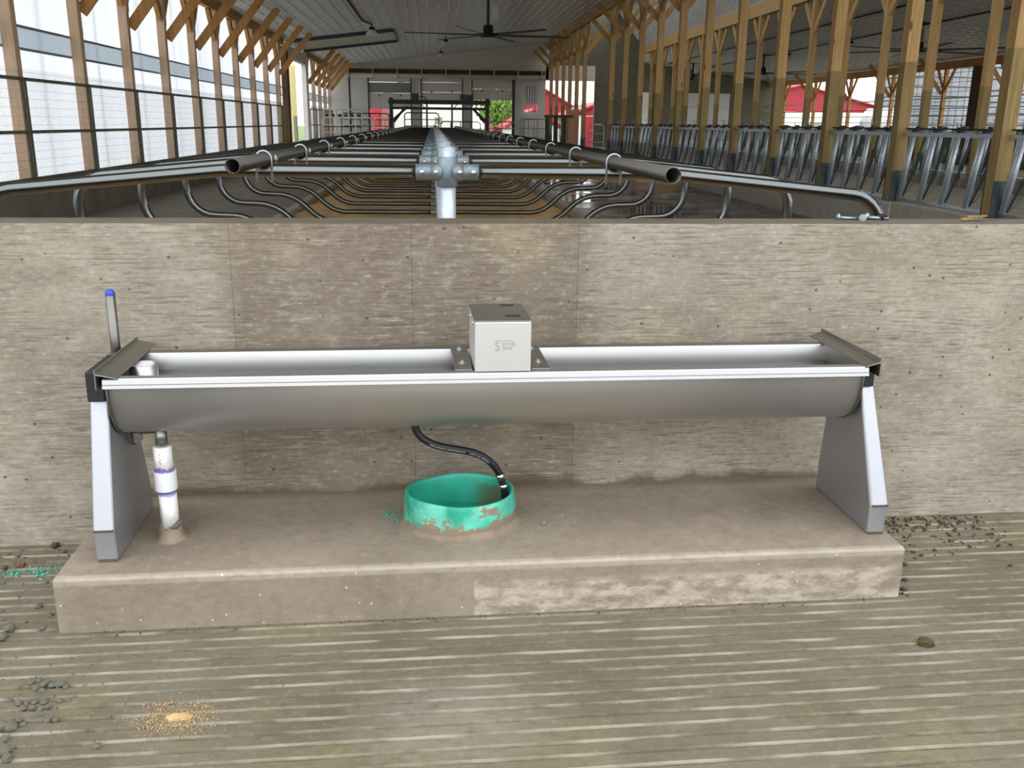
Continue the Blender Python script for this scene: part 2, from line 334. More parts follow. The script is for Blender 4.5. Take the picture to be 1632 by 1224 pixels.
# ------------------------------------------------------------------ geometry helpers
class MB:
    def __init__(self): self.v = []; self.f = []; self.s = []
    def add(self, vs, fs, smooth=False):
        o = len(self.v); self.v += [tuple(p) for p in vs]
        for f in fs: self.f.append(tuple(i+o for i in f)); self.s.append(smooth)
        return self
    def box(self, x0, x1, y0, y1, z0, z1):
        return self.add([(x0,y0,z0),(x1,y0,z0),(x1,y1,z0),(x0,y1,z0),(x0,y0,z1),(x1,y0,z1),(x1,y1,z1),(x0,y1,z1)],
                        [(0,3,2,1),(4,5,6,7),(0,1,5,4),(1,2,6,5),(2,3,7,6),(3,0,4,7)])
    def bar(self, a, b, w, h, up=(0, 0, 1)):      # rectangular bar from a to b
        a, b = Vector(a), Vector(b); d = (b-a).normalized(); up = Vector(up)
        if abs(d.dot(up)) > .99: up = Vector((1, 0, 0))
        s = d.cross(up).normalized()*w/2; u = s.cross(d).normalized()*h/2
        vs = [p+q for p in (a, b) for q in (-s-u, s-u, s+u, -s+u)]
        return self.add(vs, [(0,3,2,1),(4,5,6,7),(0,1,5,4),(1,2,6,5),(2,3,7,6),(3,0,4,7)])
    def tube(self, path, r, n=8, cap=True, smooth=True):
        P = [Vector(p) for p in path]; m = len(P)
        rs = r if isinstance(r, (list, tuple)) else [r]*m
        T = [(P[min(i+1, m-1)]-P[max(i-1, 0)]).normalized() for i in range(m)]
        up = Vector((0, 0, 1)) if abs(T[0].z) < .9 else Vector((0, 1, 0))
        s = T[0].cross(up).normalized(); vs = []
        for i in range(m):
            if i:
                s = (s - T[i]*s.dot(T[i])).normalized()
            t = T[i].cross(s)
            vs += [P[i] + (s*math.cos(2*PI*k/n) + t*math.sin(2*PI*k/n))*rs[i] for k in range(n)]
        fs = [(i*n+k, i*n+(k+1) % n, (i+1)*n+(k+1) % n, (i+1)*n+k) for i in range(m-1) for k in range(n)]
        self.add(vs, fs, smooth)
        if cap:
            o = len(self.v)-m*n
            self.f.append(tuple(o+k for k in reversed(range(n)))); self.s.append(False)
            self.f.append(tuple(o+(m-1)*n+k for k in range(n))); self.s.append(False)
        return self
    def lathe(self, prof, c=(0, 0, 0), n=16, sx=1, sy=1, closed=False, smooth=True):   # prof: (r, z)
        c = Vector(c); m = len(prof)
        vs = [(c.x+r*math.cos(2*PI*k/n)*sx, c.y+r*math.sin(2*PI*k/n)*sy, c.z+z) for r, z in prof for k in range(n)]
        mm = m if closed else m-1
        fs = [(i*n+k, i*n+(k+1) % n, ((i+1) % m)*n+(k+1) % n, ((i+1) % m)*n+k) for i in range(mm) for k in range(n)]
        return self.add(vs, fs, smooth)
    def prism(self, poly, axis, a, b):            # poly: 2D points; axis 0/1/2 is the extrusion axis
        n = len(poly)
        def P(p, t): return {0: (t, p[0], p[1]), 1: (p[0], t, p[1]), 2: (p[0], p[1], t)}[axis]
        vs = [P(p, a) for p in poly]+[P(p, b) for p in poly]
        fs = [tuple(range(n)), tuple(range(2*n-1, n-1, -1))]+[(i, n+i, n+(i+1) % n, (i+1) % n) for i in range(n)]
        return self.add(vs, fs)
    def mesh(self, name, mat):
        me = bpy.data.meshes.new(name); me.from_pydata(self.v, [], self.f); me.update()
        me.polygons.foreach_set('use_smooth', self.s)
        me.materials.append(mat)
        import bmesh
        bm = bmesh.new(); bm.from_mesh(me); bmesh.ops.recalc_face_normals(bm, faces=bm.faces); bm.to_mesh(me); bm.free()
        return me
def link(name, me, parent=None, loc=(0, 0, 0), rz=0, rot=None):
    o = bpy.data.objects.new(name, me); C.objects.link(o); o.location = loc
    o.rotation_euler = rot if rot else (0, 0, rz)
    if parent: o.parent = parent
    return o
def obj(name, mb, mat, parent=None, loc=(0, 0, 0), rz=0, rot=None, bevel=0, label=None, segs=2):
    o = link(name, mb.mesh(name, mat), parent, loc, rz, rot)
    if bevel:
        b = o.modifiers.new('bevel', 'BEVEL'); b.width = bevel; b.segments = segs; b.limit_method = 'ANGLE'; b.angle_limit = .6
    if label: o['label'] = label
    return o
def tag(o, label, cat, group=None, kind=None):
    o['label'] = label; o['category'] = cat
    if group: o['group'] = group
    if kind: o['kind'] = kind
    return o
def thing(name, label, cat, loc=(0, 0, 0), rz=0, group=None):
    return tag(link(name, None, None, loc, rz), label, cat, group)
def struct(name, mb, mat, **k):
    o = obj(name, mb, mat, **k); o['kind'] = 'structure'; return o
def stuff(o): o['kind'] = 'stuff'; return o
CH = {}
def dup(root, loc, label=None, rz=None):
    def cp(o, par):
        c = o.copy(); C.objects.link(c)
        if par: c.parent = par
        kids = CH.get(o.name)
        if kids is None: kids = CH[o.name] = [k.name for k in o.children]
        for k in kids: cp(bpy.data.objects[k], c)
        return c
    r = cp(root, None); r.location = loc
    if rz is not None: r.rotation_euler = (0, 0, rz)
    if label: r['label'] = label
    return r
def fillet(pts, rad, seg=7):
    out = [Vector(pts[0])]
    for i in range(1, len(pts)-1):
        p, a, b = Vector(pts[i]), Vector(pts[i-1]), Vector(pts[i+1]); r = rad[i]
        u, w = (a-p).normalized(), (b-p).normalized()
        ang = u.angle(w); d = min(r/math.tan(ang/2), (a-p).length*.49, (b-p).length*.49); r = d*math.tan(ang/2)
        cdir = (u+w).normalized(); c = p+cdir*(r/math.sin(ang/2))
        s, e = p+u*d-c, p+w*d-c; tot = s.angle(e); ax = s.cross(e).normalized()
        for k in range(seg+1): out.append(c+Matrix.Rotation(tot*k/seg, 3, ax) @ s)
    out.append(Vector(pts[-1])); return out
def catmull(P, k=6):
    P = [Vector(p) for p in P]; Q = [P[0]*2-P[1]]+P+[P[-1]*2-P[-2]]; out = []
    for i in range(1, len(Q)-2):
        a, b, c, d = Q[i-1:i+3]
        for j in range(k):
            t = j/k; out.append(.5*((2*b)+(c-a)*t+(2*a-5*b+4*c-d)*t*t+(3*b-a-3*c+d)*t**3))
    out.append(P[-1]); return out
def rock(r, seed, flat=.75):
    rnd = random.Random(seed); m = MB(); t = (1+5**.5)/2
    V = [(-1,t,0),(1,t,0),(-1,-t,0),(1,-t,0),(0,-1,t),(0,1,t),(0,-1,-t),(0,1,-t),(t,0,-1),(t,0,1),(-t,0,-1),(-t,0,1)]
    F = [(0,11,5),(0,5,1),(0,1,7),(0,7,10),(0,10,11),(1,5,9),(5,11,4),(11,10,2),(10,7,6),(7,1,8),(3,9,4),(3,4,2),(3,2,6),(3,6,8),(3,8,9),(4,9,5),(2,4,11),(6,2,10),(8,6,7),(9,8,1)]
    vs = [Vector(v).normalized()*r*rnd.uniform(.7, 1.15) for v in V]
    E = {}; fs = []; L = list(vs)
    def mid(a, b):
        k = (min(a, b), max(a, b))
        if k not in E: L.append(((vs[a]+vs[b])/2).normalized()*r*rnd.uniform(.78, 1.12)); E[k] = len(L)-1
        return E[k]
    for a, b, c in F:
        ab, bc, ca = mid(a, b), mid(b, c), mid(c, a); fs += [(a,ab,ca),(b,bc,ab),(c,ca,bc),(ab,bc,ca)]
    return m.add([(p.x, p.y*rnd.uniform(.98, 1.02), (p.z+r*.8)*flat) for p in L], fs, False)
def text_mesh(s, size, extrude=0.0):
    cu = bpy.data.curves.new('lettering', 'FONT'); cu.body = s; cu.size = size; cu.extrude = extrude
    o = bpy.data.objects.new('lettering', cu); C.objects.link(o)
    dg = bpy.context.evaluated_depsgraph_get(); me = bpy.data.meshes.new_from_object(o.evaluated_get(dg))
    bpy.data.objects.remove(o); bpy.data.curves.remove(cu); return me
ORD = ['first','second','third','fourth','fifth','sixth','seventh','eighth','ninth','tenth','eleventh','twelfth','thirteenth','fourteenth','fifteenth','sixteenth','seventeenth','eighteenth','nineteenth','twentieth']
for a, b in (('twenty', 'twentieth'), ('thirty', 'thirtieth')):
    if b == 'thirtieth': ORD.append(b)
    ORD += [a+'-'+w for w in ORD[:9]]

# ------------------------------------------------------------------ big structure
WD, PSI = 3.396126, math.radians(1.33955)
WALL = dict(loc=(0, WD, 0), rz=PSI)                     # wall frame: x along the wall, -y towards the viewer
def wloc(s, y, z): return (s*math.cos(PSI)-y*math.sin(PSI), WD+s*math.sin(PSI)+y*math.cos(PSI), z)
XL, XM, X2, X3 = -5.45, 6.48, 11.78, 22.8
CE = 4.2                                                # roof and side walls cut back, out of view, so the sky lights the foreground

def build_wall_front():
    m = MB(); js = [-.731, -.083, .536]; g, d = .0010, .0018
    prof = [(-6.0, 0)]
    for j in js: prof += [(j-g, 0), (j-g*.3, d), (j+g*.3, d), (j+g, 0)]
    prof += [(6.6, 0), (6.6, .205), (-6.0, .205)]
    m.prism(prof, 2, -.2, 1.22)
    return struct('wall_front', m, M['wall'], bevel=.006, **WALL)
build_wall_front()

def build_floor():
    m = MB(); p = .054; rnd = random.Random(3)
    xs = [-4.0, -2.6]+[-2.2+i*.05 for i in range(93)]+[2.8, 4.2]
    rows = [(0.0, 0)]; c = .030
    while c < 2.4:
        rows += [(c, 0), (c+.0075, -.0085), (c+.010, -.0125), (c+.0165, -.0125), (c+.0185, 0)]; c += p
    nx = len(xs); vs = []
    ph = [[rnd.uniform(-1, 1) for _ in range(nx)] for _ in rows]
    for ri, (c, z) in enumerate(rows):
        for xi, x in enumerate(xs):
            w = .0014*math.sin(x*2.1+ri*.07)+.0012*math.sin(x*9+ri//5*1.7)+.0009*ph[ri][xi]
            vs.append((x, -c-(w if ri else 0), z+(.0012*ph[ri][xi] if z else .0004*ph[ri][xi])))
    fs = [(r*nx+k, r*nx+k+1, (r+1)*nx+k+1, (r+1)*nx+k) for r in range(len(rows)-1) for k in range(nx-1)]
    m.add(vs, fs)
    cl = rows[-1][0]
    m.add([(-9, -cl, 0), (24, -cl, 0), (24, -14, 0), (-9, -14, 0)], [(0, 1, 2, 3)])
    m.add([(-9, 0, 0), (-4, 0, 0), (-4, -cl, 0), (-9, -cl, 0)], [(0, 1, 2, 3)])
    m.add([(4.2, 0, 0), (24, 0, 0), (24, -cl, 0), (4.2, -cl, 0)], [(0, 1, 2, 3)])
    return struct('floor', m, M['floor'], **WALL)
build_floor()

struct('floor', MB().box(-5.7, -2.28, 3.62, 54, -.2, .1), M['alley'])
struct('floor', MB().box(2.30, 6.34, 3.68, 54, -.2, .1), M['wet'])
struct('floor', MB().box(-2.3, 2.32, 37.2, 54, -.2, .1), M['alley'])
struct('floor', MB().box(6.62, 11.64, 3.75, 54, -.2, .3), M['alley'])
struct('floor', MB().box(11.9, 23.0, 3.95, 64, -.2, .1), M['alley'])
# yard around the barn
struct('ground', MB().add([(-260, 78, -.25), (260, 78, -.25), (260, 330, -.25), (-260, 330, -.25)], [(0, 1, 2, 3)]), M['grass'])
struct('ground', MB().add([(-260, -120, -.26), (260, -120, -.26), (260, 79, -.26), (-260, 79, -.26)], [(0, 1, 2, 3)]), M['gravel'])
# stub walls and feed kerbs
struct('wall_left', MB().box(-5.78, -5.52, CE, 37.2, -.2, .72).box(-5.78, -5.52, 42.6, 54, -.2, .72), M['lowwall'])
struct('wall_right', MB().box(X3-.1, X3+.16, CE, 64, -.2, 1.32), M['lowwall'])
def kerb(x0, x1, y0, y1, z):
    return MB().box(x0, x1, y0, y1, -.2, z)
struct('wall_feed', kerb(6.34, 6.64, 3.72, 36.2, .58), M['curb'], bevel=.015)
struct('wall_feed', kerb(11.62, 11.92, 3.9, 54, .58), M['lowwall'], bevel=.015)
# pale blocks let into the kerb under the second nearest post
for yy in (12.62, 12.84):
    tag(obj('kerb_block', MB().box(6.300, 6.336, yy-.1, yy+.09, .38, .57), M['curb_block'], bevel=.008), 'pale concrete block in the feed kerb, %s' % ('nearer of the two under the second post' if yy < 12.7 else 'farther of the two under the second post'), 'block')

def cz(x):                                             # underside of the roof lining
    return 4.45+.12*(x+5.45) if x < 8 else 5.80-.118*(x-X2)
def build_ceiling():
    def slab(x0, x1, y0, y1, ribs):
        m = MB(); a, b = cz(x0), cz(x1)
        m.prism([(x0, a), (x1, b), (x1, b+.14), (x0, a+.14)], 1, y0, y1)
        x = x0+.2
        while x < x1-.1:
            y = y0+.1
            while y < y1-.7:
                z = cz(x)
                m.add([(x-.03, y, z+.001), (x+.03, y, z+.004), (x+.012, y, z-.022), (x-.012, y, z-.024),
                       (x-.03, y+.56, z+.001), (x+.03, y+.56, z+.004), (x+.012, y+.56, z-.022), (x-.012, y+.56, z-.024)],
                      [(0, 3, 7, 4), (3, 2, 6, 7), (2, 1, 5, 6), (0, 1, 2, 3), (4, 7, 6, 5)])
                y += .9
            x += ribs
        return m
    struct('ceiling', slab(-5.75, 6.56, CE, 54.2, .34), M['ceiling'])
    struct('ceiling', slab(11.70, 23.5, CE, 64.2, .34), M['ceiling'])
    # steep ribbed sides of the open ridge over the feed drive
    for xa, za, xb, zb in ((6.56, 5.96, 7.9, 7.6), (11.70, 5.86, 10.3, 7.6)):
        m = MB(); d = .08
        m.add([(xa, CE, za), (xb, CE, zb), (xb, 54.2, zb), (xa, 54.2, za)], [(0, 1, 2, 3)])
        k = .06 if xb > xa else -.06
        y = CE+.1
        while y < 54:
            m.add([(xa, y, za), (xb, y, zb), (xa+k*.8, y+.05, za-.05), (xb+k*.8, y+.05, zb-.05), (xa, y+.1, za), (xb, y+.1, zb)], [(0, 1, 3, 2), (2, 3, 5, 4)])
            y += .46
        struct('ceiling', m, M['ceiling'])
    struct('ceiling', MB().box(7.9, 8.35, CE, 54.2, 7.6, 7.7).box(9.85, 10.3, CE, 54.2, 7.6, 7.7), M['ceiling'])
build_ceiling()

def build_far_wall():
    Y0, Y1 = 54.0, 54.2; m = MB(); top = 3.95
    ops = [(-3.52, -1.18), (-.62, 1.67), (2.19, 4.47)]
    xs = [-5.75]+[v for o in ops for v in o]
    for i in range(0, 6, 2): m.box(xs[i], xs[i+1], Y0, Y1, -.2, top)
    m.box(4.47, 5.07, Y0, Y1, -.2, top); m.box(5.07, 5.92, Y0, Y1, -.2, 2.1); m.box(5.07, 5.92, Y0, Y1, 3.67, top); m.box(5.92, 6.34, Y0, Y1, -.2, top)
    m.box(6.34, 9.12, Y0, Y1, 3.88, 4.7)
    m.prism([(-5.75, top), (6.5, top), (6.5, 5.96), (-5.75, 4.44)], 1, Y0, Y1)
    struct('wall_back', m, M['white_wall'])
    m = MB().box(9.12, 11.9, Y0, Y1, -.2, 4.7).prism([(6.5, 4.7), (11.9, 4.7), (11.9, 5.9), (10.3, 7.6), (7.9, 7.6), (6.5, 5.96)], 1, Y0, Y1)
    struct('wall_back', m, M['olive_wall'])
    m = MB().prism([(11.9, -.2), (23.3, -.2), (23.3, 4.5), (11.9, 5.8)], 1, 64, 64.2)
    struct('wall_back', m, M['olive_wall'])
    # tall plain panel and corner trims on the far wall
    tag(obj('wall_panel', MB().box(-4.52, -3.60, 53.93, 53.99, .1, 3.9), M['white_wall'], bevel=.01), 'plain tall pale panel on far wall beside the corner', 'panel')
    struct('trim_1', MB().box(-4.60, -4.53, 53.9, 54, .1, 3.95), M['dark_steel'])
    struct('trim_2', MB().box(4.52, 4.60, 53.9, 54, .1, 3.95), M['dark_steel'])
build_far_wall()
def overhead_door(x0, x1, zb, label, mats):
    d = thing('overhead_door', label, 'door', ((x0+x1)/2, 53.95, zb))
    n = len(mats); w = (x1-x0)/2; hgt = (3.94-zb)
    z = hgt
    for fr, mt in mats:
        h = hgt*fr; obj('door_section', MB().box(-w, w, -.06, -.01, z-h+.012, z), M[mt], d, bevel=.008); z -= h
    for s in (-1, 1):
        t = obj('door_track', MB().box(s*w-.035, s*w+.035, -.14, -.07, .1-zb, 3.97-zb), M['bracket'], d)
    for s in (-.5, .5): obj('roller_bracket', MB().box(s*w-.04, s*w+.04, -.09, -.06, hgt*.4, hgt*.4+.08), M['dark_steel'], d)
overhead_door(-3.52, -1.18, 2.23, 'pale overhead door in far wall with grey glazed band, red barn below it', [(.17, 'white_door'), (.33, 'grey_panel'), (.25, 'white_wall'), (.25, 'white_wall')])
overhead_door(-.62, 1.67, 2.63, 'middle overhead door in far wall, white building seen below it', [(.2, 'white_door'), (.4, 'white_wall'), (.4, 'white_wall')])
overhead_door(2.19, 4.47, 2.78, 'pale overhead door in far wall with green tree seen below it', [(.5, 'white_wall'), (.5, 'white_wall')])
def far_roll():
    d = thing('roll_housing', 'long cream sheet metal housing across far wall above the three overhead doors', 'housing', (.75, 53.6, 3.85))
    obj('lower_panel', MB().tube([(-5.5, 0, .14), (5.5, 0, .14)], .135, 10), M['duct'], d)
    obj('back_board', MB().box(-5.5, 5.5, .1, .16, .27, .5), M['bark'], d)
    obj('top_rail', MB().box(-5.5, 5.5, -.12, .2, .5, .53), M['duct'], d)
    for i in range(9): obj('bracket', MB().box(-5.35+i*1.33, -5.29+i*1.33, -.16, .2, .0, .52), M['duct'], d)
far_roll()
def louver():
    d = thing('louver_window', 'white framed window with tall white slats in far wall by feed doorway', 'window', (5.5, 53.95, 2.08))
    obj('frame', MB().box(-.44, -.36, -.08, .02, 0, 1.62).box(.36, .44, -.08, .02, 0, 1.62).box(-.36, .36, -.08, .02, 1.54, 1.62).box(-.36, .36, -.08, .02, 0, .09).box(-.36, .36, -.08, .02, .48, .56), M['white_door'], d)
    obj('back_board', MB().box(-.36, .36, .03, .05, .56, 1.54), M['dark_steel'], d)
    for i in range(5): obj('slat', MB().bar((-.29+i*.145, -.03, .56), (-.29+i*.145, -.03, 1.54), .105, .02, (.3, 1, 0)), M['siding'], d)
    for i in range(2): obj('mullion', MB().box(-.14+i*.26, -.10+i*.26, -.05, 0, .09, .48), M['white_door'], d)
louver()
def board_stack():
    d = thing('block_stack', 'stack of big white blocks standing below the slatted far window', 'block', (5.65, 53.6, .1))
    for i in range(2):
        for k in range(3): obj('block', MB().box(-.46+i*.47, -.01+i*.47, -.2, .3, k*.54, k*.54+.53), M['siding'], d, bevel=.015)
board_stack()
for x0, x1, nm in ((12.19, 14.75, 'nearer the feed drive'), (16.9, 20.07, 'nearer the right outer wall')):
    d = thing('barn_door', 'wide white door in the dim rear wall, %s' % nm, 'door', ((x0+x1)/2, 63.95, .1))
    w = (x1-x0)/2
    for k in range(4): obj('door_section', MB().box(-w, w, -.06, -.01, k*.89, k*.89+.875), M['white_door'], d, bevel=.01)
    obj('handle', MB().bar((w*.2, -.1, 1.1), (w*.5, -.1, 1.1), .03, .03), M['dark_steel'], d)

# ------------------------------------------------------------------ plinth, trough and plumbing
def build_plinth():
    m = MB(); s0, s1, c1, zt = -1.216, 1.588, .661, .186
    # gently irregular top arris
    m.prism([(0.004, -.1), (-c1, -.1), (-c1, zt-.007), (-c1+.007, zt), (0.004, zt)], 0, s0, s1)
    o = obj('concrete_plinth', m, M['plinth'], bevel=.003, **WALL)
    return tag(o, 'low concrete plinth under the stainless water trough', 'plinth')
build_plinth()
T0 = (.21, .325, .186)
def L(s, c, z): return (s-T0[0], -c+T0[1], z-T0[2])
def build_trough():
    T = thing('water_trough', 'long stainless steel cattle water trough on two tapered legs', 'trough', wloc(T0[0], -T0[1], T0[2]), PSI)
    cc, r, zc, zr, dp = .33, .160, .757, .795, .191
    a, b = -1.045, 1.452
    def arc(rr, dd): return [(cc+rr, zc)]+[(cc+rr*math.cos(t*PI/28), zc-dd*math.sin(t*PI/28)) for t in range(1, 28)]+[(cc-rr, zc)]
    def sheet(name, prof, mt, th, smooth=True):
        m = MB(); n = len(prof)
        m.add([L(s, c, z) for s in (a, b) for c, z in prof], [(i, i+1, n+i+1, n+i) for i in range(n-1)], smooth)
        o = obj(name, m, M[mt], T)
        if th:
            sd = o.modifiers.new('thickness', 'SOLIDIFY'); sd.thickness = th; sd.offset = 0
        return o
    sheet('basin', [(cc+r, zr-.002)]+arc(r, dp)+[(cc-r, zr-.002)], 'basin_steel', .002)
    sheet('basin_lining', [(cc+r-.003, zr-.002)]+arc(r-.003, dp-.003)[:-3]+[(cc-r+.021, .742), (cc-r+.003, zr-.002)], 'stainless', 0)
    sheet('front_flange', [(.5275, .765), (.5215, zr-.003), (.518, zr), (cc+r-.003, zr)], 'stainless', .0025, False)
    sheet('rear_flange', [(cc-r+.003, zr), (.142, zr), (.138, zr-.003), (.132, .765)], 'stainless_dull', .0025, False)
    obj('pen_mark', MB().box(L(-.884, 0, 0)[0], L(-.8825, 0, 0)[0], L(0, cc-r+.0042, 0)[1], L(0, cc-r+.0034, 0)[1], L(0, 0, .762)[2], L(0, 0, .792)[2]), M['black'], T)
    # rolled seam line along the front lip
    obj('lip_seam', MB().bar(L(a, .5282, .7775), L(b, .5282, .7775), .0022, .0014), M['stainless_dull'], T)
    U = [(cc+(r+.006), zr-.002)]+arc(r+.006, dp+.006)+[(cc-r-.006, zr-.002)]
    for s in (a, b):
        m = MB(); m.prism([(L(0, c, 0)[1], L(0, 0, z)[2]) for c, z in U], 0, L(s-.003, 0, 0)[0], L(s+.003, 0, 0)[0])
        obj('end_plate', m, M['stainless_dull'], T)
    # sloping end angles that clamp the basin to the legs
    for sg, so, si in ((-1, -1.066, -.998), (1, 1.492, 1.440)):
        m = MB(); o1 = so-sg*.005
        y0, y1 = L(0, .530, 0)[1], L(0, .055, 0)[1]
        zz = lambda z: L(0, 0, z)[2]
        ss = lambda s: L(s, 0, 0)[0]
        m.prism([(ss(so), zz(.762)), (ss(so), zz(.826)), (ss(o1), zz(.826)), (ss(o1), zz(.814)), (ss(si), zz(.799)), (ss(si), zz(.796)), (ss(o1), zz(.808)), (ss(o1), zz(.762))], 1, y0, y1)
        e = obj('end_angle', m, M['stainless_dull'], T, bevel=.0015)
        for c in (.10, .48):
            obj('bolt', MB().tube([L(so+sg*.001, c, .775), L(so+sg*.009, c, .775)], .011, 6, smooth=False), M['stainless'], e)
    # legs
    def leg(bot, top):
        pl = [(.545, .186), (.552, .30), (.452, .712), (.235, .712), (.112, .30), (.104, .186)]
        m = MB(); n = len(pl); vs = []
        for side in (0, 1):
            for c, z in pl:
                t = max(0, (z-.30)/(.712-.30)); vs.append(L(bot[side]*(1-t)+top[side]*t, c, z))
        m.add(vs, [tuple(range(n)), tuple(range(2*n-1, n-1, -1))]+[(i, n+i, n+(i+1) % n, (i+1) % n) for i in range(n)])
        lg = obj('leg', m, M['leg_steel'], T, bevel=.010, segs=3)
        w = MB().tube([L(bot[0]+.004, .5515, .297), L(bot[1]-.004, .5515, .297)], .0045, 6)
        obj('weld_seam', w, M['rust'], lg)
        f = MB().box(L(bot[0]+.006, 0, 0)[0], L(bot[1]-.006, 0, 0)[0], L(0, .548, 0)[1], L(0, .108, 0)[1], 0, .006)
        obj('foot_seal', f, M['rust'], lg)
    leg((-1.118, -1.050), (-1.114, -1.056)); leg((1.507, 1.571), (1.466, 1.516))
    obj('mounting_block', MB().box(L(-1.112, 0, 0)[0], L(-1.058, 0, 0)[0], L(0, .475, 0)[1], L(0, .245, 0)[1], L(0, 0, .708)[2], L(0, 0, .806)[2]), M['black'], T, bevel=.004, label='black rubber block between leg and trough end')
    obj('mounting_block', MB().box(L(1.468, 0, 0)[0], L(1.507, 0, 0)[0], L(0, .465, 0)[1], L(0, .245, 0)[1], L(0, 0, .708)[2], L(0, 0, .760)[2]), M['black'], T, bevel=.004, label='black rubber block between leg and trough end')
    # water
    m = MB(); rr = r-.003; zw = .735
    m.box(L(a+.006, 0, 0)[0], L(b-.006, 0, 0)[0], L(0, cc+rr, 0)[1], L(0, cc-rr, 0)[1], L(0, 0, zw-.012)[2], L(0, 0, zw)[2])
    obj('water', m, M['water'], T)
    # float valve cover
    x0, x1, y0, y1, z0, z1 = .115, .297, .516, .225, .798, .962
    cv = obj('valve_cover', MB().box(L(x0, 0, 0)[0], L(x1, 0, 0)[0], L(0, y0, 0)[1], L(0, y1, 0)[1], L(0, 0, z0)[2], L(0, 0, z1)[2]), M['cover'], T, bevel=.0025, label='satin stainless box covering the float valve')
    lid = MB().box(L(x0-.002, 0, 0)[0], L(x1+.002, 0, 0)[0], L(0, y0-.004, 0)[1], L(0, y1-.002, 0)[1], L(0, 0, z1+.0005)[2], L(0, 0, z1+.004)[2])
    obj('cover_lid', lid, M['stainless_dull'], cv, bevel=.001)
    for sx, sy in ((.219, .254), (.221, .437)):
        obj('lid_slot', MB().box(L(sx, 0, 0)[0], L(sx+.048, 0, 0)[0], L(0, sy+.016, 0)[1], L(0, sy-.016, 0)[1], L(0, 0, z1+.0041)[2], L(0, 0, z1+.0046)[2]), M['black'], cv, label='dark slot cut in the cover lid')
    for cx_ in (.355, .475):
        obj('screw', MB().tube([L(x0-.001, cx_-.02, .948), L(x0-.006, cx_-.02, .948)], .005, 6), M['chrome'], cv)
    # pressed lettering on the cover front: one tall S, two short lines
    def put(s, size, s0, z0, sx=1.0):
        me = text_mesh(s, size, .0006); me.materials.clear(); me.materials.append(M['logo'])
        for v in me.vertices:
            x, y, z = v.co; v.co = Vector(L(s0+x*sx, y0+.0006+z, z0+y))
        link('pressed_lettering', me, cv)
    put('S', .043, .179, .868, .85)
    put('turdy', .0185, .202, .886, 1.12); put('Built', .0165, .204, .872, 1.05)
    obj('pressed_line', MB().box(L(.184, 0, 0)[0], L(.236, 0, 0)[0], L(0, y0+.0012, 0)[1], L(0, y0, 0)[1], L(0, 0, .9005)[2], L(0, 0, .903)[2]), M['logo'], cv)
    # bracket plates either side of the cover
    for xa, xb in ((.051, .108), (.304, .366)):
        p = obj('bracket_plate', MB().box(L(xa, 0, 0)[0], L(xb, 0, 0)[0], L(0, .492, 0)[1], L(0, .162, 0)[1], L(0, 0, .797)[2], L(0, 0, .801)[2]), M['stainless_dull'], T, bevel=.001)
        xm = (xa+xb)/2
        for c in (.405, .215):
            o1 = MB().tube([L(xm, c, .801), L(xm, c, .803)], .0135, 14); o1.tube([L(xm, c, .803), L(xm, c, .811)], .0075, 6, smooth=False)
            obj('bolt', o1, M['stainless'], p)
    # standpipe cup in the left end, and the drain lever behind it
    m = MB().lathe([(.046, -.18), (.046, .052), (.043, .052), (.043, -.18)], L(-.982, .30, .735), 24, closed=True)
    obj('overflow_pipe', m, M['stainless'], T)
    lv = obj('drain_lever', MB().tube([L(-1.097, .196, .655), L(-1.0965, .196, 1.006)], .016, 14), M['lever_steel'], T)
    obj('lever_cap', MB().lathe([(0, .016), (.008, .0145), (.014, .009), (.0165, .002), (.0165, -.004)], L(-1.0965, .196, 1.006), 14), M['blue'], lv, label='blue plastic cap')
    obj('lever_guide', MB().box(L(-1.124, 0, 0)[0], L(-1.066, 0, 0)[0], L(0, .225, 0)[1], L(0, .165, 0)[1], L(0, 0, .792)[2], L(0, 0, .797)[2]), M['stainless_dull'], T)
    hk = obj('drain_latch', MB().box(L(-1.046, 0, 0)[0], L(-1.030, 0, 0)[0], L(0, .312, 0)[1], L(0, .285, 0)[1], L(0, 0, .505)[2], L(0, 0, .562)[2]), M['rust'], T, bevel=.003)
    m = MB().prism([(L(-1.034, 0, 0)[0], L(0, 0, .512)[2])]+[(L(-1.022+.018*math.cos(t), 0, 0)[0], L(0, 0, .530+.018*math.sin(t))[2]) for t in [(-PI/2)+PI*k/10 for k in range(11)]]+[(L(-1.034, 0, 0)[0], L(0, 0, .548)[2])], 1, L(0, .312, 0)[1], L(0, .306, 0)[1])
    obj('latch_tab', m, M['stainless_dull'], hk)
    obj('drain_stub', MB().tube([L(-.925, .375, .53), L(-.925, .375, .580)], .020, 14), M['stainless_dull'], T)
    obj('inlet_fitting', MB().tube([L(-.082, .33, .560), L(-.082, .33, .585)], .017, 8), M['stainless_dull'], T)
build_trough()

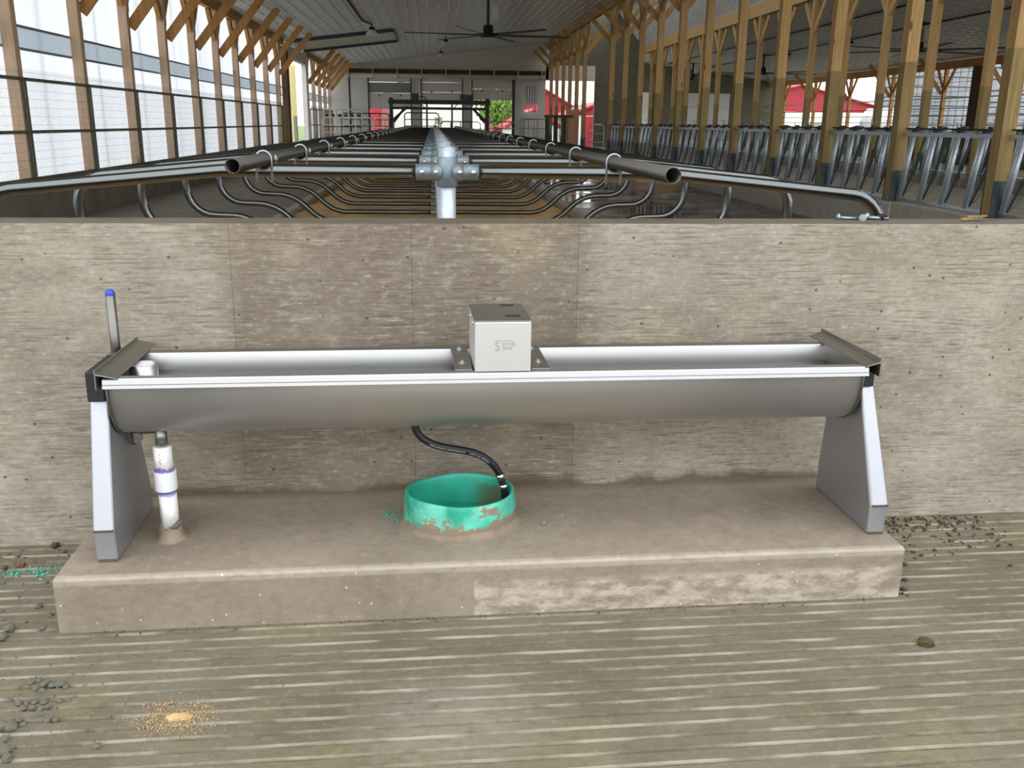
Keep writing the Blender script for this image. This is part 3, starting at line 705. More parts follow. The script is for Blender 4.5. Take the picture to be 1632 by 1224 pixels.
def build_pvc():
    base = (-.925, .375, .186)
    T = thing('drain_pipe', 'white PVC drain pipe standing on the plinth beside the left trough leg', 'pipe', wloc(base[0], -base[1], base[2]), PSI)
    m = MB().lathe([(.0, .166), (.0300, .166), (.0300, .040), (0, .040)], (.003, 0, 0), 24); obj('lower_pipe', m, M['pvc'], T)
    m = MB().lathe([(.0300, .180), (.0365, .180), (.0372, .183), (.0372, .243), (.0365, .246), (.0302, .246)], (.001, 0, 0), 24); obj('coupling', m, M['pvc_white'], T)
    m = MB().lathe([(.0, .335), (.022, .335), (.0305, .335), (.0305, .240), (0, .240)], (0, 0, 0), 24); obj('upper_pipe', m, M['pvc'], T)
    rnd = random.Random(5)
    m = MB().lathe([(.054, -.001), (.046, .006), (.041, .016), (.037, .034), (.036, .046), (.030, .048)], (.004, 0, 0), 24)
    m.v = [(x*(1+rnd.uniform(-.07, .09)), y*(1+rnd.uniform(-.07, .09)), z*(1+rnd.uniform(-.2, .25)) if z > .002 else z) for x, y, z in m.v]
    obj('mortar_collar', m, M['mortar'], T)
    m = MB().tube(catmull([(.012, -.034, .050), (.026, -.030, .054), (.038, -.016, .062), (.040, -.004, .068)], 4), [.004, .004, .005, .006, .007, .007, .008, .008, .008, .008, .007, .006, .004], 7)
    obj('dark_rag', m, M['clod'], T, label='scrap of dark membrane stuck to the collar')
    # red and grey print running up the pipe walls (wear leaves only fragments)
    for z0, z1, ang, mt, nn in ((.050, .150, -.62, 'redprint', 16), (.262, .318, -1.72, 'redprint', 9), (.070, .140, -2.25, 'clod', 10)):
        m = MB()
        for i in range(nn):
            z = z0+(z1-z0)*i/nn; r = .0307
            w = rnd.uniform(.06, .16); h = rnd.uniform(.002, .005)
            A = [ang+rnd.uniform(-.06, .06), 0]; A[1] = A[0]+w
            m.add([(r*math.cos(A[0]), r*math.sin(A[0]), z), (r*math.cos(A[1]), r*math.sin(A[1]), z), (r*math.cos(A[1]), r*math.sin(A[1]), z+h), (r*math.cos(A[0]), r*math.sin(A[0]), z+h)], [(0, 1, 2, 3)])
        obj('worn_print', m, M[mt], T)
build_pvc()

RC = (.0755, .300, .186)
def build_casing():
    a, b = .198, .166; T = thing('pipe_casing', 'green plastic pipe casing smeared with mortar on the plinth under the trough', 'pipe', wloc(RC[0], -RC[1], RC[2]), PSI)
    n = 72; rnd = random.Random(11); m = MB()
    prof = [(1.035, -.002), (1.030, .03), (1.015, .07), (1.0, .100), (.988, .113), (.970, .117), (.945, .117), (.926, .112), (.915, .100), (.905, .07), (.90, 0), (.897, -.004)]
    vs = []
    for q, (f, z) in enumerate(prof):
        for k in range(n):
            t = 2*PI*k/n
            w = 1+.005*math.sin(3*t+.7)+.003*math.sin(5*t)
            dz = .004*math.sin(2*t+.4)+.0012*math.sin(5*t) if z > .09 else 0
            vs.append((a*f*w*math.cos(t), b*f*w*math.sin(t), z+dz))
    mm = len(prof)
    m.add(vs, [(q*n+k, q*n+(k+1) % n, (q+1)*n+(k+1) % n, (q+1)*n+k) for q in range(mm-1) for k in range(n)], True)
    obj('casing_wall', m, M['casing'], T)
    # domed water/soil surface deep in the casing, and a mortar fillet outside
    obj('casing_floor', MB().lathe([(0.0, .010), (.93, .004), (.99, .0)], (0, 0, 0), 48, a*.95, b*.95), M['casing'], T)
    m = MB()
    pr = [(1.13, -.001), (1.08, .003), (1.045, .008), (1.025, .016), (1.010, .020)]; vs = []
    for f, z in pr:
        for k in range(n):
            t = 2*PI*k/n; j = .85+.5*max(0, math.cos(t+.9))+.25*math.sin(5*t+1)*.4+rnd.uniform(-.08, .08)
            vs.append((a*f*math.cos(t), b*f*math.sin(t), z*j if z > 0 else z))
    m.add(vs, [(q*n+k, q*n+(k+1) % n, (q+1)*n+(k+1) % n, (q+1)*n+k) for q in range(len(pr)-1) for k in range(n)], True)
    obj('mortar_fillet', m, M['mortar'], T, label='sandy mortar skirt around the casing foot')
build_casing()

HP = [(-.082, .33, .577), (-.079, .33, .545), (-.061, .33, .515), (-.029, .33, .493), (.004, .33, .480), (.048, .33, .470), (.094, .326, .459), (.134, .32, .445), (.168, .315, .424), (.196, .31, .396), (.216, .305, .363), (.229, .30, .327), (.237, .296, .293), (.240, .292, .262), (.241, .29, .235)]
def build_hose():
    T = thing('water_hose', 'black rubber water hose curving from the trough down into the green casing', 'hose', wloc(*[(HP[-1][0]), -HP[-1][1], .19]), PSI)
    o = Vector((HP[-1][0], -HP[-1][1], .19))
    P = [Vector((s, -c, z))-o for s, c, z in HP]
    pts = catmull(P, 6); R = .0132
    obj('hose_body', MB().tube(pts, R, 16), M['hose'], T)
    for i, rr in ((62, .0152), (69, .0152)):
        p, q = pts[i], pts[i+2]; d = (q-p).normalized()
        c = obj('hose_clamp', MB().tube([p-d*.0095, p+d*.0095], rr, 18), M['chrome'], T, label='bright steel hose clamp')
        sdir = Vector((1, 0, .1)) if i == 62 else Vector((-.9, -.45, 0))
        sp = p+sdir.normalized()*.0155
        obj('clamp_screw', MB().tube([sp-Vector((0, .008, 0)), sp+Vector((0, .010, 0))], .0045, 7), M['chrome'], c)
    p = pts[-1]
    obj('barb_fitting', MB().tube([p+Vector((0, 0, .012)), p+Vector((.001, 0, -.03))], .0105, 12), M['chrome'], T)
    # white print along the hose, upside down as it lies
    acc = [0]
    for i in range(1, len(pts)): acc.append(acc[-1]+(pts[i]-pts[i-1]).length)
    me = text_mesh('MADE IN USA    Continental ContiTech', .0088); me.materials.clear(); me.materials.append(M['whiteprint'])
    w = max(v.co.x for v in me.vertices); s_start, s_end = .335, .105
    for v in me.vertices:
        s = s_start+(s_end-s_start)*v.co.x/w
        i = max(k for k in range(len(acc)) if acc[k] <= s); i = min(i, len(acc)-2); t = (s-acc[i])/(acc[i+1]-acc[i])
        p = pts[i].lerp(pts[i+1], t); d = (pts[i+1]-pts[i]).normalized()
        up = Vector((0, -1, 0)).cross(d).normalized(); up = -up if up.z < 0 else up
        a = -.22-(v.co.y-.003)/R
        v.co = p+(Vector((0, -1, 0))*math.cos(a)+up*math.sin(a))*(R+.0004)
    link('hose_lettering', me, T)
build_hose()

# ------------------------------------------------------------------ clods, shavings and crumbs on the grooved floor
CL = [(-1.452,3.341,.034),(-1.398,3.295,.021),(-1.56,3.273,.019),(-1.603,3.286,.017),(-1.514,3.184,.034),(-1.564,3.172,.025),(-1.33,2.879,.027),(-1.272,2.822,.027),(-1.261,2.743,.021),(-1.361,2.734,.038),(-1.366,2.686,.042),(-1.414,2.803,.021),(-1.441,2.857,.015),(-1.177,2.437,.029),(-1.159,2.446,.025),(-1.132,2.422,.029),(-1.11,2.418,.025),(-1.088,2.419,.034),(-1.069,2.406,.019),(-1.152,2.402,.021),(-1.128,2.394,.021),(-1.061,2.339,.021),(-1.041,2.344,.019),(-1.203,2.352,.021),(-1.169,2.335,.025),(-1.148,2.334,.021),(-1.127,2.338,.021),(-1.102,2.336,.027),(-1.123,2.312,.025),(-1.146,2.31,.021),(-1.084,2.312,.019),(-1.087,2.281,.019),(-1.059,2.254,.025),(-1.039,2.25,.019),(-1.062,2.246,.015),(-1.157,2.258,.017),(-1.136,2.254,.021),(-1.119,2.237,.021),(-1.144,2.222,.042),(-1.167,2.224,.038),(-1.138,2.175,.029),(-1.122,2.124,.046),(-1.099,2.098,.029),(-.891,2.133,.025),(-1.14,2.162,.021),(-1.135,2.232,.017)]
def rank(lst, key): return {q: n for n, q in enumerate(sorted(range(len(lst)), key=key))}
def zone(i):
    x, y, _ = CL[i]
    if i < 6: return 'wall'
    if i < 13: return 'end'
    return 'back' if y > 2.38 else 'middle' if y > 2.295 else 'front' if x > -1.128 and y > 2.2 else 'edge'
ZT = {'wall': 'dark clod at the wall foot left of the plinth, %s from the left', 'end': 'grey clod beside the left end of the plinth, %s from the wall',
      'back': 'grey clay clod, %s from the left in the back row of the front heap', 'middle': 'grey clay clod, %s from the left in the middle row of the front heap',
      'front': 'grey clay clod, %s from the left in the front row of the heap', 'edge': 'grey clay clod at the left frame edge, %s from the plinth'}
ZG = {}
for i in range(len(CL)): ZG.setdefault(zone(i), []).append(i)
for z, ids in ZG.items():
    ids.sort(key=(lambda q: CL[q][0]) if z in ('wall', 'back', 'middle', 'front') else (lambda q: -CL[q][1]))
    for n, i in enumerate(ids):
        x, y, sz = CL[i]
        mt = 'clod_rust' if i == 4 else ('clod_dark' if i in (0, 1, 5) else 'clod')
        o = obj('dirt_clod', rock(sz*.5, i, .62 if i % 3 else .8), M[mt], loc=(x, y, -.004), rz=i*1.3)
        tag(o, ZT[z] % ORD[n], 'clod', 'dirt clods left of the plinth')
        if i == 4: o['label'] = 'rust-brown dirt clod on the floor left of the plinth'
        if i == 43: o['label'] = 'flat grey crumb alone on the floor between the clod heap and the sawdust'
WC = [(1.851,3.372,.036),(1.889,3.383,.026),(1.95,3.392,.028),(2.023,3.35,.024),(1.952,3.317,.018),(2.083,3.359,.026),(1.859,3.317,.020),(1.829,3.107,.024),(1.741,3.007,.030),(1.684,2.887,.028),(1.645,2.819,.030),(1.921,3.112,.022),(1.81,3.054,.018)]
WR = rank(WC, lambda q: -WC[q][1])
for i, (x, y, sz) in enumerate(WC):
    tag(obj('soil_clump', rock(sz*.45, 100+i, .5), M['clod_dark'], loc=(x, y, -.003), rz=i), 'small dark soil clump right of the plinth, %s nearest the wall' % ORD[WR[i]], 'clod', 'soil clumps right of the plinth')
tag(obj('brown_clump', rock(.027, 300, .5), M['clod_brown'], loc=(1.54, 2.47, -.002)), 'brown dung clump alone on the right front of the grooved floor', 'clod')
tag(obj('pebble', rock(.011, 301, .7), M['mortar'], loc=(.383, 3.036, .184)), 'small pebble on the plinth right of the green casing', 'pebble')
def scatter(name, mat, n, fn, label, cat, seed, size):
    rnd = random.Random(seed); m = MB()
    for i in range(n):
        x, y, z = fn(rnd); s = rnd.uniform(*size); a = rnd.uniform(0, 6.28)
        ca, sa = math.cos(a)*s, math.sin(a)*s
        m.add([(x+ca, y+sa, z), (x-sa, y+ca*.8, z), (x-ca*.7, y-sa, z), (x, y, z+s*rnd.uniform(.6, 1.0))], [(0, 1, 3), (1, 2, 3), (2, 0, 3)])
    return tag(obj(name, m, M[mat]), label, cat, None, 'stuff')
def gz(r): return (r.gauss(-.716, .055), r.gauss(2.246, .040), -.001)
scatter('sawdust', 'sawdust', 1500, gz, 'spilled pale sawdust on the front floor', 'sawdust', 1, (.0015, .0045))
def heap():
    m = MB(); n = 22; vs = [(0, 0, .010)]; rnd = random.Random(4)
    for q, (f, z) in enumerate(((.35, .009), (.7, .005), (1.0, -.004))):
        for k in range(n):
            j = rnd.uniform(.82, 1.15); vs.append((.045*f*j*math.cos(2*PI*k/n), .020*f*j*math.sin(2*PI*k/n), z+rnd.uniform(-.001, .0015)))
    fs = [(0, 1+k, 1+(k+1) % n) for k in range(n)]+[(1+q*n+k, 1+(q+1)*n+k, 1+(q+1)*n+(k+1) % n, 1+q*n+(k+1) % n) for q in range(2) for k in range(n)]
    m.add(vs, fs); tag(obj('sawdust_heap', m, M['sawdust'], loc=(-.71, 2.245, 0)), 'low tan sawdust heap amid the spill on the front floor', 'sawdust', None, 'stuff')
heap()
scatter('floor_crumbs', 'clod', 260, lambda r: (r.gauss(-1.12, .10), r.gauss(2.33, .12), -.002), 'fine grey crumbs around the clod heap', 'crumbs', 2, (.003, .008))
scatter('floor_crumbs', 'clod_dark', 420, lambda r: (r.uniform(1.60, 2.3), 3.43-abs(r.gauss(0, .16)), -.002), 'dark crumbs along the wall foot right of the plinth', 'crumbs', 3, (.004, .014))
scatter('floor_crumbs', 'clod_dark', 130, lambda r: (lambda c: (wloc(1.60+abs(r.gauss(0, .02)), -c, 0)[0], wloc(0, -c, 0)[1]+.037, -.002))(r.uniform(.05, .66)), 'dark crumbs against the right end of the plinth', 'crumbs', 9, (.004, .012))
scatter('floor_crumbs', 'clod', 240, lambda r: (r.uniform(-1.75, -1.25), 3.33-abs(r.gauss(0, .25)), -.002), 'grey crumbs along the wall foot left of the plinth', 'crumbs', 4, (.003, .010))
scatter('floor_crumbs', 'clod_dark', 150, lambda r: (lambda s: (wloc(s, -.665-abs(r.gauss(0, .008)), 0)[0], wloc(s, -.665-abs(r.gauss(0, .008)), 0)[1], -.001))(r.uniform(-1.1, 1.5)), 'thin line of dirt crumbs at the front foot of the plinth', 'crumbs', 5, (.002, .007))
scatter('green_shavings', 'green_chip', 90, lambda r: (r.gauss(-1.46, .07), 3.14+r.gauss(0, .022), .001), 'green plastic shavings on the floor left of the plinth', 'shavings', 6, (.003, .009))
scatter('green_shavings', 'green_chip', 60, lambda r: (lambda q: (wloc(q, -.26, 0)[0]+r.gauss(0, .012), wloc(q, -.26, 0)[1]+r.gauss(0, .05), .187))(r.uniform(-.20, -.135)), 'green plastic shavings on the plinth left of the casing', 'shavings', 7, (.002, .006))
scatter('green_shavings', 'green_chip', 9, lambda r: (r.uniform(.30, .62), r.uniform(2.95, 3.2), .187), 'few green shavings on the plinth right of the casing', 'shavings', 8, (.003, .007))

# ------------------------------------------------------------------ freestalls
SX, SY, SD, NS = .065, 4.45, 1.22, 27
def build_stalls():
    def loop(sg):
        pts = [(0, 0, 1.35), (sg*1.04, 0, 1.35), (sg*2.135, 0, 1.245), (sg*2.135, 0, .80), (sg*1.62, 0, .785), (sg*1.30, 0, .485), (sg*.06, 0, .485)]
        return fillet(pts, [0, .35, .17, .30, .42, .42, 0])
    T = thing('stall_divider', '', 'stall divider', (SX, SY, .1))
    Z = Vector((0, 0, -.1))
    pm = MB().tube([(0, 0, 0), (0, 0, 1.365)], .040, 16)
    obj('post', pm, M['galv_bright'], T, label='bright galvanized steel post')
    obj('post_cap', MB().lathe([(.040, 1.362), (.040, 1.366), (.034, 1.366), (.034, 1.30)], (0, 0, 0), 16), M['galv_bright'], T)
    cm = MB().tube([(-.148, 0, 1.25), (-.06, 0, 1.25)], .0375, 14).tube([(.06, 0, 1.25), (.148, 0, 1.25)], .0375, 14)
    cm.lathe([(.0405, 1.180), (.0485, 1.185), (.0485, 1.315), (.0405, 1.320)], (0, 0, 0), 18)
    cm.tube([(-.075, 0, 1.25), (-.02, -.004, 1.25)], [.0375, .047], 14).tube([(.075, 0, 1.25), (.02, -.004, 1.25)], [.0375, .047], 14)
    cl = obj('cross_clamp', cm, M['zinc_dull'], T)
    bm_ = MB().lathe([(.0, .007), (.006, .007), (.006, .003), (.012, .003), (.012, 0)], (0, 0, 0), 10).mesh('bolt', M['chrome'])
    for x in (-.118, -.052, .058, .122): link('bolt', bm_, cl, (x, -.037 if abs(x) > .1 else -.041, 1.25), rot=(PI/2, 0, 0))
    for sg in (-1, 1):
        obj('loop_pipe', MB().tube([p+Z for p in loop(sg)], .030, 10), M['pipe'], T)
    lb = MB().lathe([(.0405, .335), (.047, .335), (.047, .435), (.0405, .435)], (0, 0, 0), 14).tube([(-.11, 0, .385), (-.03, 0, .385)], .036, 10).tube([(.03, 0, .385), (.11, 0, .385)], .036, 10)
    obj('lower_clamp', lb, M['zinc_dull'], T)
    T['group'] = 'stall dividers down the middle of the barn'
    for i in range(NS):
        o = T if i == 0 else dup(T, (SX, SY+SD*i, .1))
        o['label'] = 'galvanized double stall divider, %s from the concrete wall' % ORD[i] if i else 'galvanized double stall divider nearest the concrete wall'
build_stalls()
def neck_rail(x, y0, z, nm):
    y1 = SY+SD*(NS-1)+.6
    T = thing('neck_rail', 'long galvanized neck rail clamped over the stall dividers, %s' % nm, 'rail', (x, y0, z), 0, 'neck rails')
    m = MB().lathe([(.030, 0), (.030, y1-y0), (.0265, y1-y0), (.0265, 0)], (0, 0, 0), 16, closed=True)
    m.v = [(a, c, b) for a, b, c in m.v]
    obj('pipe', m, M['pipe_dirty'], T)
    u = MB().tube([(-.012, -.034, -.105)]+[(-.012, -.034, -.02)]+[(-.012+.0, -.034+.034*(1-math.cos(t)), .004+.034*math.sin(t)) for t in [PI*k/8 for k in range(9)]]+[(-.012, .034, -.105)], .0065, 6)
    m2 = MB().tube([(-.034, -.026, -.105)]+[(-.034+.034*(1-math.cos(t)), -.026, .004+.034*math.sin(t)) for t in [PI*k/8 for k in range(9)]]+[(.034, -.026, -.105)], .0065, 6)
    m2.tube([(.05, .004, -.02), (.05, .004, .018)], .006, 6).tube([(.05, .004, -.002), (.05, .004, .008)], .011, 6, smooth=False)
    m2.tube([(.034, .03, -.105), (.034, .03, .0), (.05, .004, .006)], .006, 6)
    ub = m2.mesh('u_bolt', M['galv'])
    for i in range(NS): link('u_bolt', ub, T, (0, SY+SD*i-y0, 0))
neck_rail(-.775, 3.74, 1.402, 'left of the centre posts'); neck_rail(.852, 3.30, 1.402, 'right of the centre posts')
def build_bed():
    rnd = random.Random(9); m = MB(); nx, ny = 34, 170; vs = []; lumps = [(-1.1, 13.3, .16), (1.08, 12.9, .17), (-1.35, 15.2, .10), (.5, 9.0, .08), (1.5, 17, .09), (-.6, 18, .1), (1.2, 9.6, .08), (-1.5, 11, .07)]
    for j in range(ny):
        y = 3.66+j*(33.4/ny)
        for i in range(nx):
            x = -2.16+i*(4.34/(nx-1)); e = 1-abs(x)/2.2
            z = .15+.14*min(1, e*3)+.035*math.sin(x*5+y*1.7)*math.sin(y*2.3)+rnd.uniform(-.018, .018)
            for lx, ly, h in lumps: z += h*math.exp(-((x-lx)**2+(y-ly)**2*.5)/.02)*rnd.uniform(.7, 1.2)
            vs.append((x, y, z))
    m.add(vs, [(j*nx+i, j*nx+i+1, (j+1)*nx+i+1, (j+1)*nx+i) for j in range(ny-1) for i in range(nx-1)], True)
    tag(obj('sand_bed', m, M['sand']), 'tan sand bedding under the stall dividers', 'sand', None, 'stuff')
    for x, w, s in ((-2.28, .14, 'left'), (2.18, .14, 'right')):
        struct('trim_3' if s == 'left' else 'trim_4', MB().box(x, x+w, 3.66, 37.2, -.1, .26), M['curb'], bevel=.012)
    rnd = random.Random(12); m = MB(); ny = 90; vs = []
    for j in range(ny):
        y = 23.6+j*15.6/ny; q = min(1, j/9, (ny-1-j)/9)**.7; hh = .10+q*(.50+.06*math.sin(y*2.1)+rnd.uniform(-.03, .03))
        for k in range(7): t = k/6; vs.append((6.33-t*.9*(.2+.8*q), y, .1+(hh-.1)*(1-t)**1.4+rnd.uniform(-.01, .02)*q-.02*(k == 6 or q == 0)))
    m.add(vs, [(j*7+k, j*7+k+1, (j+1)*7+k+1, (j+1)*7+k) for j in range(ny-1) for k in range(6)], True)
    tag(obj('sand_bank', m, M['sand']), 'bank of tan sand heaped along the far feed kerb', 'sand', None, 'stuff')
build_bed()
# hardware forgotten on the wall top
def bolt_on_wall(x, y, ang, label, ln=.075):
    T = thing('bolt', label, 'bolt', (x, y, 1.232), ang, 'loose hardware on the wall top')
    obj('head', MB().tube([(0, 0, 0), (.008, 0, 0)], .015, 10).tube([(-.003, 0, 0), (.002, 0, 0)], .009, 6), M['galv'], T)
    obj('shank', MB().tube([(.008, 0, -.002), (ln, 0, -.006)], .0062, 8), M['galv'], T)
WT = lambda s, y: (wloc(s, y, 0)[0], wloc(s, y, 0)[1])
bolt_on_wall(*WT(1.602, .155), -.10, 'galvanized bolt lying on the wall top, farthest from the others')
bolt_on_wall(*WT(1.690, .115), 1.45, 'galvanized bolt on the wall top with its head towards us')
bolt_on_wall(*WT(1.722, .165), -.22, 'galvanized bolt on the wall top, just right of the one pointing away', .085)
bolt_on_wall(*WT(1.740, .185), -.30, 'galvanized bolt on the wall top beside the black nut', .085)
tag(obj('nut', MB().lathe([(.006, -.012), (.014, -.012), (.014, .012), (.006, .012)], (0, 0, 0), 6, closed=True, smooth=False), M['black'], loc=(*WT(1.790, .15), 1.233), rot=(PI/2, 0, .5)), 'black nut on the wall top beside the bolts', 'nut')
def twig():
    T = thing('wood_splinter', 'small brown wood splinters on the wall top at the right', 'splinter', (*WT(2.15, .11), 1.222), .1)
    obj('splinter', MB().bar((-.05, 0, .006), (.045, .015, .012), .018, .008), M['treated'], T)
    obj('splinter', MB().bar((-.02, .01, .016), (.05, -.01, .020), .012, .006), M['treated'], T)
twig()

# ------------------------------------------------------------------ left outer wall
BAY = 2.44
def ylist(y0, n): return [y0+BAY*k for k in range(n)]
LP = ylist(13.39-BAY*3, 13)
LP2 = [43.3, 45.7, 48.1, 50.4, 52.6]
def left_post():
    T = thing('timber_post', '', 'post', (XL, 0, 0))
    obj('shaft', MB().box(-.155, 0, -.075, .075, .72, 4.25), M['timber_left'], T)
    obj('splice_block', MB().box(-.155, .012, -.083, .083, 3.42, 4.25), M['timber_left'], T, bevel=.01)
    for s in (-1, 1): obj('knee_brace', MB().bar((-.07, s*.05, 3.55), (-.07, s*.62, 4.24), .20, .09, (1, 0, 0)), M['brace'], T)
    obj('roof_brace', MB().bar((.0, .10, 3.16), (1.16, .10, 4.585), .19, .05, (0, 1, 0)), M['brace'], T)
    return T
def place_row(T, ys, fmt, grp, x):
    for i, y in enumerate(ys):
        o = T if i == 0 else dup(T, (x, y, 0))
        o.location = (x, y, 0); o['group'] = grp
        o['label'] = fmt % ORD[i]
LT = left_post()
place_row(LT, LP, 'pale timber post, %s along the left curtain from the near end', 'left wall posts', XL)
for i, y in enumerate(LP2):
    o = dup(LT, (XL, y, 0), 'timber post with roof brace, %s beyond the left doorway' % ORD[i]); o['group'] = 'left wall posts beyond the doorway'
for y0, y1, nm in ((CE, 36.6, 'near the stalls'), (42.8, 54, 'beyond the doorway')):
    tag(obj('eave_beam', MB().box(XL-.12, XL+.02, y0, y1, 4.22, 4.50), M['brace']), 'long timber eave beam of the left wall %s' % nm, 'beam')
def curtain(y0, y1, ys, nm):
    T = thing('side_curtain', 'white translucent side curtain of the left wall, %s' % nm, 'curtain', (-5.66, y0, .7))
    rnd = random.Random(int(y0)+50); n = int((y1-y0)/.3)
    def sheet(z0, z1, x):
        m = MB(); zs = [z0, (z0+z1)/2, z1]
        vs = [(x+.012*math.sin(j*1.3)+rnd.uniform(-.006, .006), j*(y1-y0)/n, z-.7) for z in zs for j in range(n+1)]
        return m.add(vs, [(q*(n+1)+j, q*(n+1)+j+1, (q+1)*(n+1)+j+1, (q+1)*(n+1)+j) for q in range(2) for j in range(n)], True)
    obj('upper_sheet', sheet(2.76, 4.45, 0), M['curtain'], T); obj('lower_sheet', sheet(.74, 2.48, 0), M['curtain'], T)
    obj('overlap_band', sheet(2.48, 2.76, .0), M['curtain_band'], T)
    for z in (2.77, 2.475): obj('curtain_rod', MB().tube([(.045, 0, z-.7), (.045, y1-y0, z-.7)], .020, 7), M['galv'], T)
    for y in ys:
        obj('strap', MB().box(-.07, -.055, y-y0+1.28, y-y0+1.31, .04, 3.7), M['cloth_dark'], T)
curtain(CE, 37.0, LP, 'along the stalls'); curtain(42.9, 53.95, LP2, 'beyond the doorway')
def mesh_panel():
    T = thing('wire_fence', '', 'mesh panel', (-5.43, 0, .74))
    w = BAY
    for nm, z in (('top_rail', 1.30), ('mid_rail', .62), ('bottom_rail', 0.0)): obj(nm, MB().box(-.005, .035, 0, w, z, z+.042), M['girt'], T)
    for y in (0.0, w-.03): obj('side_rail', MB().box(-.004, .03, y, y+.03, .042, 1.30), M['girt'], T)
    m = MB(); t = .0012
    for k in range(50): y = .03+k*.0485; m.add([(.04-t, y-t, 0), (.04-t, y+t, 0), (.04+t, y, 0), (.04-t, y-t, 1.45), (.04-t, y+t, 1.45), (.04+t, y, 1.45)], [(0, 1, 4, 3), (1, 2, 5, 4), (2, 0, 3, 5)])
    for k in range(13): z = .05+k*.113; m.add([(.038, 0, z-t*1.3), (.038, 0, z+t*1.3), (.043, 0, z), (.038, w, z-t*1.3), (.038, w, z+t*1.3), (.043, w, z)], [(0, 1, 4, 3), (1, 2, 5, 4), (2, 0, 3, 5)])
    stuff(obj('wire_mesh', m, M['wire'], T)); return T
MP = mesh_panel()
for i, y in enumerate(LP[:-1]):
    o = MP if i == 0 else dup(MP, (0, 0, 0))
    o.location = (-5.43, y, .74); o['group'] = 'mesh panels along the left wall'
    o['label'] = 'steel mesh guard in the %s bay of the left curtain' % ORD[i]
for i, y in enumerate(LP2[:-1]):
    o = dup(MP, (-5.43, y, .74), 'steel mesh guard panel in the %s bay beyond the left doorway' % ORD[i]); o['group'] = 'mesh panels beyond the doorway'
# doorway in the left wall and its raised overhead door
struct('door_1', MB().box(-5.66, -5.44, 37.05, 37.45, 0, 4.25).box(-5.66, -5.44, 37.45, 37.62, 0, 4.25), M['dark_wood'])
struct('door_2', MB().box(-5.60, -5.40, 42.3, 42.72, 0, 4.25).box(-5.6, -5.4, 37.6, 42.4, 3.86, 4.3), M['white_door'])
tag(obj('foam_board', MB().box(-6.35, -5.87, 42.32, 42.42, -.2, 3.84), M['yellow'], bevel=.01), 'tall cream board facing us in the left doorway', 'board')
tag(obj('grey_board', MB().box(-6.02, -5.88, 42.18, 42.30, -.2, 1.75), M['grey_panel'], bevel=.01), 'narrow grey board standing against the cream board in the left doorway', 'board')
def raised_door():
    T = thing('raised_door', 'raised overhead door hanging on tracks under the ceiling by left doorway', 'door', (-3.45, 39.6, 4.45))
    s = .12
    for k in range(5):
        x0 = -1.9+k*.78; obj('door_section', MB().add([(x0, -2.3, .0+s*(x0+1.9)), (x0+.76, -2.3, s*(x0+2.66)), (x0+.76, 2.3, s*(x0+2.66)), (x0, 2.3, s*(x0+1.9)), (x0, -2.3, .06+s*(x0+1.9)), (x0+.76, -2.3, .06+s*(x0+2.66)), (x0+.76, 2.3, .06+s*(x0+2.66)), (x0, 2.3, .06+s*(x0+1.9))], [(0,3,2,1),(4,5,6,7),(0,1,5,4),(1,2,6,5),(2,3,7,6),(3,0,4,7)]), M['duct'], T)
    for y in (-2.38, 2.38): obj('track', MB().bar((-1.95, y, -.05), (2.02, y, -.05+s*3.97), .07, .12), M['bracket'], T)
    obj('end_bar', MB().bar((2.02, -2.4, s*3.92-.05), (2.02, 2.4, s*3.92-.05), .06, .06), M['bracket'], T)
    for y in (-2.38, 2.38):
        for x in (-.2, 1.95): obj('hanger', MB().bar((x, y, s*(x+1.9)), (x, y, s*(x+1.9)+.42), .04, .04), M['dark_steel'], T)
    obj('side_beam', MB().bar((-1.95, -2.5, .12), (2.0, -2.5, .12+s*3.95), .10, .36), M['bracket'], T)
raised_door()

# ------------------------------------------------------------------ feed drive posts, beams and headlocks
MY = ylist(10.37, 11); MY2 = [41.0, 43.2, 45.4, 47.7, 50.2, 52.6]
def feed_post(top, br):
    T = thing('feed_post', '', 'post', (XM, 0, 0))
    obj('lower_section', MB().box(-.085, .085, -.085, .085, .58, 2.44), M['treated'], T)
    obj('upper_section', MB().box(-.085, .085, -.085, .085, 2.44, top), M['timber'], T)
    sb = obj('steel_base', MB().box(-.092, .092, -.10, -.086, .585, 1.0).box(-.092, .092, .086, .10, .585, 1.0).box(-.1, .1, -.1, .1, .58, .592), M['bracket'], T)
    for z in (.93,): obj('bolt', MB().tube([(.0, -.10, z), (.0, -.112, z)], .014, 6, smooth=False), M['chrome'], sb)
    for s in (-1, 1):
        obj('knee_brace', MB().bar((0, s*.06, top-1.0), (0, s*.80, top-.12), .17, .08, (1, 0, 0)), M['timber'], T)
        if br: obj('roof_brace', MB().bar((s*.05, .12, top-1.25), (s*.95, .12, top-.25+.08*s), .16, .05, (0, 1, 0)), M['timber'], T)
    return T
FP = feed_post(5.70, True)
place_row(FP, MY, 'timber post on a steel base, %s along the near feed kerb', 'posts along the near feed kerb', XM)
for i, y in enumerate(MY2):
    o = dup(FP, (XM, y, 0), 'tall timber post, %s beyond the cross passage at the feed drive' % ORD[i]); o['group'] = 'feed posts beyond the cross passage'
F2 = feed_post(5.42, False); F2.name = 'feed_post'
Y2 = ylist(19.76-BAY*2, 16)
for i, y in enumerate(Y2):
    o = F2 if i == 0 else dup(F2, (X2, y, 0))
    o.location = (X2, y, 0); o['group'] = 'posts along the far feed kerb'
    o['label'] = 'timber post behind the feed drive, %s from the near end' % ORD[i]
tag(obj('header_beam', MB().box(XM-.09, XM-.04, CE, 54, 5.62, 5.90).box(XM+.04, XM+.09, CE, 54, 5.62, 5.90), M['timber']), 'long timber header beam over the near feed posts', 'beam')
